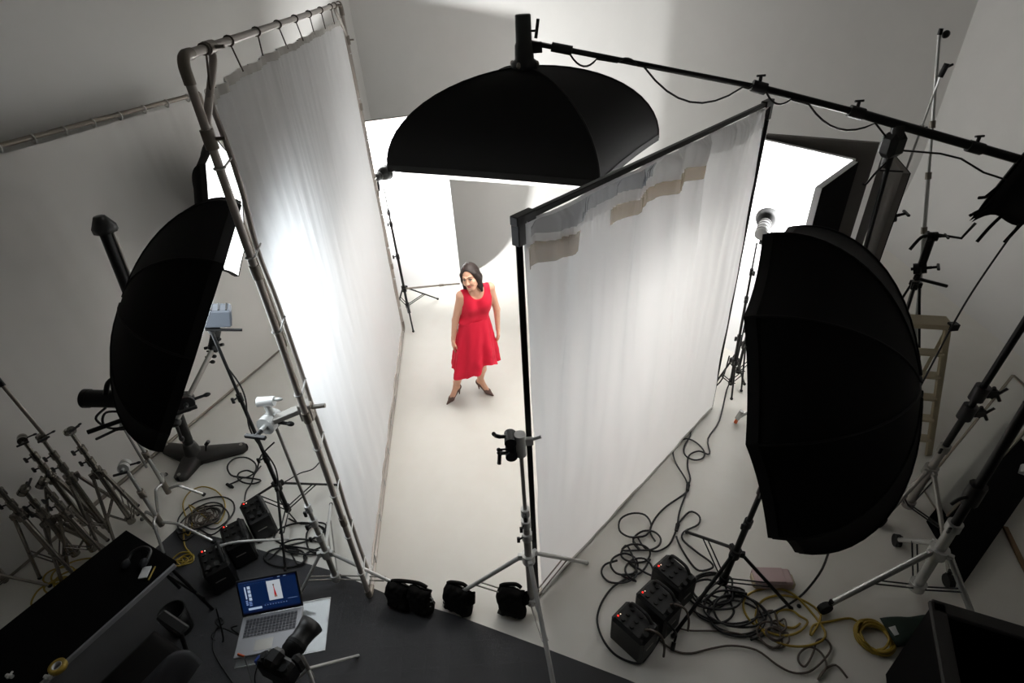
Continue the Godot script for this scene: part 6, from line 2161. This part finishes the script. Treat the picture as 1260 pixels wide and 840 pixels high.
	for q in [-1.0, 1.0]:
		var root: Vector3 = H.call(0.066 * q, 0.045, 0.035)
		var mid: Vector3 = H.call(0.079 * q, -0.03, 0.0)
		var low: Vector3 = H.call(0.074 * q, -0.085, -0.012) + Vector3(0, -0.02, 0)
		var tip := low + Vector3(0.012 * q, -0.055, 0.0)
		W.bone(root, mid, 0.020, 0.024, 0.02)
		W.bone(mid, low, 0.025, 0.028, 0.02)
		W.bone(low, tip, 0.027, 0.013, 0.015)
		for k in 4:
			var a: Vector3 = H.call((0.064 - 0.018 * k) * q, -0.03, -0.055 - 0.012 * k)
			W.bone(a, a + Vector3(0.004 * q, -0.115 - 0.01 * k, 0.0), 0.034, 0.016, 0.02)
	W.egg(H.call(0, -0.012, 0.088), Vector3(0.069, 0.108, 0.086), hb, 0.0, true)
	W.egg(H.call(0.0, 0.14, 0.0), Vector3(0.004, 0.012, 0.06), hb, 0.0, true)
	s = mesh()
	W.nets(s, 0)
	part("hair", s, M["hair"], t)
	# dress: bodice from the torso's own shape, cut out at neck and arms
	var Dr := Field.new(Vector3(-0.06, 0.90, -0.24), Vector3(0.45, 1.42, 0.20), 0.0075)
	for q in [-1.0, 1.0]:
		Dr.bone(chest + across * 0.062 * q + Vector3(0, 0.04, 0), chest + across * 0.055 * q + Vector3(0, -0.06, 0), 0.104, 0.098, 0.03)
		Dr.bone(waist + across * 0.045 * q, waist + across * 0.05 * q + Vector3(0, 0.08, 0), 0.088, 0.092, 0.03)
		Dr.bone(pelvis + across * 0.075 * q + Vector3(0, 0.05, 0), waist + across * 0.05 * q, 0.102, 0.088, 0.03)
		Dr.bone(chest + across * 0.068 * q + fwd * 0.06 + Vector3(0, -0.01, 0), chest + across * 0.068 * q + fwd * 0.065 + Vector3(0, -0.02, 0), 0.058, 0.058, 0.035)
	Dr.bone(sr.lerp(neck, 0.18) + Vector3(0, -0.004, 0), neck + Vector3(0, -0.035, 0), 0.054, 0.058, 0.03)
	Dr.bone(sl.lerp(neck, 0.18) + Vector3(0, -0.004, 0), neck + Vector3(0, -0.035, 0), 0.054, 0.058, 0.03)
	var yb := Basis(across, Vector3.UP, fwd).orthonormalized()
	Dr.egg(neck + Vector3(0, 0.03, 0) + fwd * 0.05, Vector3(0.082, 0.125, 0.16), yb, 0.0, true)
	Dr.egg(sr + Vector3(0, -0.02, 0) - across * 0.055, Vector3(0.068, 0.115, 0.12), yb, 0.0, true)
	Dr.egg(sl + Vector3(0, -0.02, 0) + across * 0.055, Vector3(0.068, 0.115, 0.12), yb, 0.0, true)
	Dr.plane_cut(Vector3(0, 1.012, 0), Vector3.DOWN)
	s = mesh()
	Dr.nets(s, 0)
	var NU := 120
	var wob := wave(5, 1.0)
	var wc := Vector3(0.160, 1.03, -0.024)
	var skirt := func(u: float, v: float) -> Vector3:
		var a: float = u * TAU
		var dir := across * cos(a) + fwd * sin(a)
		# hem: lowest at her right front, rising to her left
		var aw := wrapf(a, -PI, PI)
		var hem := 0.51 + 0.055 * exp(-pow((aw - 1.15) / 0.5, 2.0)) - 0.075 * exp(-pow((aw - 2.45) / 0.6, 2.0)) - 0.03 * exp(-pow(aw / 0.5, 2.0))
		var y := lerpf(wc.y, hem, v)
		var c := wc.lerp(Vector3(0.135, hem, 0.045), pow(v, 1.1))
		var rx := lerpf(0.148, 0.232, pow(v, 0.85))
		var rz := lerpf(0.108, 0.19, pow(v, 0.8))
		# the cloth hangs over her outstretched right leg
		rx += 0.035 * v * maxf(cos(a - 2.9), 0.0)
		var wv := pow(v, 1.2) * (0.026 * sin(a * 7.0 + 0.6 + v) + 0.016 * sin(a * 12.0 + 2.0 - v * 1.5) + 0.012 * wob.get_noise_2d(a * 2.0, v * 4.0))
		var p := c + across * cos(a) * (rx + wv) + fwd * sin(a) * (rz + wv)
		p.y = y + 0.006 * v * sin(a * 7.0)
		return p
	for i in NU:
		for j in 40:
			var q := [skirt.call(float(i) / NU, j / 40.0), skirt.call(float((i + 1) % NU) / NU, j / 40.0), skirt.call(float((i + 1) % NU) / NU, (j + 1) / 40.0), skirt.call(float(i) / NU, (j + 1) / 40.0)]
			var m: Vector3 = (q[0] + q[2]) * 0.5
			quad(s, q[0], q[1], q[2], q[3], Vector3(m.x - 0.145, 0.05, m.z))
	var dress := part("dress", s, M["red dress cloth"], t, "red sleeveless midi dress with an uneven hem")
	s = mesh()
	var nk := PackedVector3Array()
	for k in 25:
		nk.append(wc + across * cos(k * TAU / 25.0) * 0.147 + fwd * sin(k * TAU / 25.0) * 0.107 + Vector3(0, 0.0, 0))
	tube(s, nk, 0.004, 5, true)
	part("waist_seam", s, M["red dress cloth"], dress)
	# shoes
	for e in feet:
		var d: Vector3 = (e[2] - e[1]).normalized()
		var h: Vector3 = e[1] + Vector3(0, 0.105, 0)
		var bl: Vector3 = e[1] + d * 0.135 + Vector3(0, 0.032, 0)
		var G := Field.new(e[1] + Vector3(-0.26, -0.02, -0.16), e[1] + Vector3(0.28, 0.2, 0.28), 0.0055)
		G.bone(h + d * 0.004, h + d * 0.02 + Vector3(0, -0.012, 0), 0.032, 0.031, 0.01)
		G.bone(h, bl, 0.030, 0.032, 0.02)
		G.bone(bl, e[2] + Vector3(0, 0.010, 0), 0.033, 0.008, 0.015)
		G.plane_cut(h + Vector3(0, 0.024, 0), (Vector3.UP * 0.9 + d * 0.42).normalized())
		G.plane_cut(Vector3(0, 0.002, 0), Vector3.DOWN)
		s = mesh()
		G.nets(s, 0)
		rod(s, h + Vector3(0, -0.02, 0) - d * 0.012, e[1] - d * 0.002 + Vector3(0, 0.0, 0), 0.014, 0.0055, 8)
		part("shoe", s, M["taupe suede"], t, "taupe pointed high-heeled shoe")
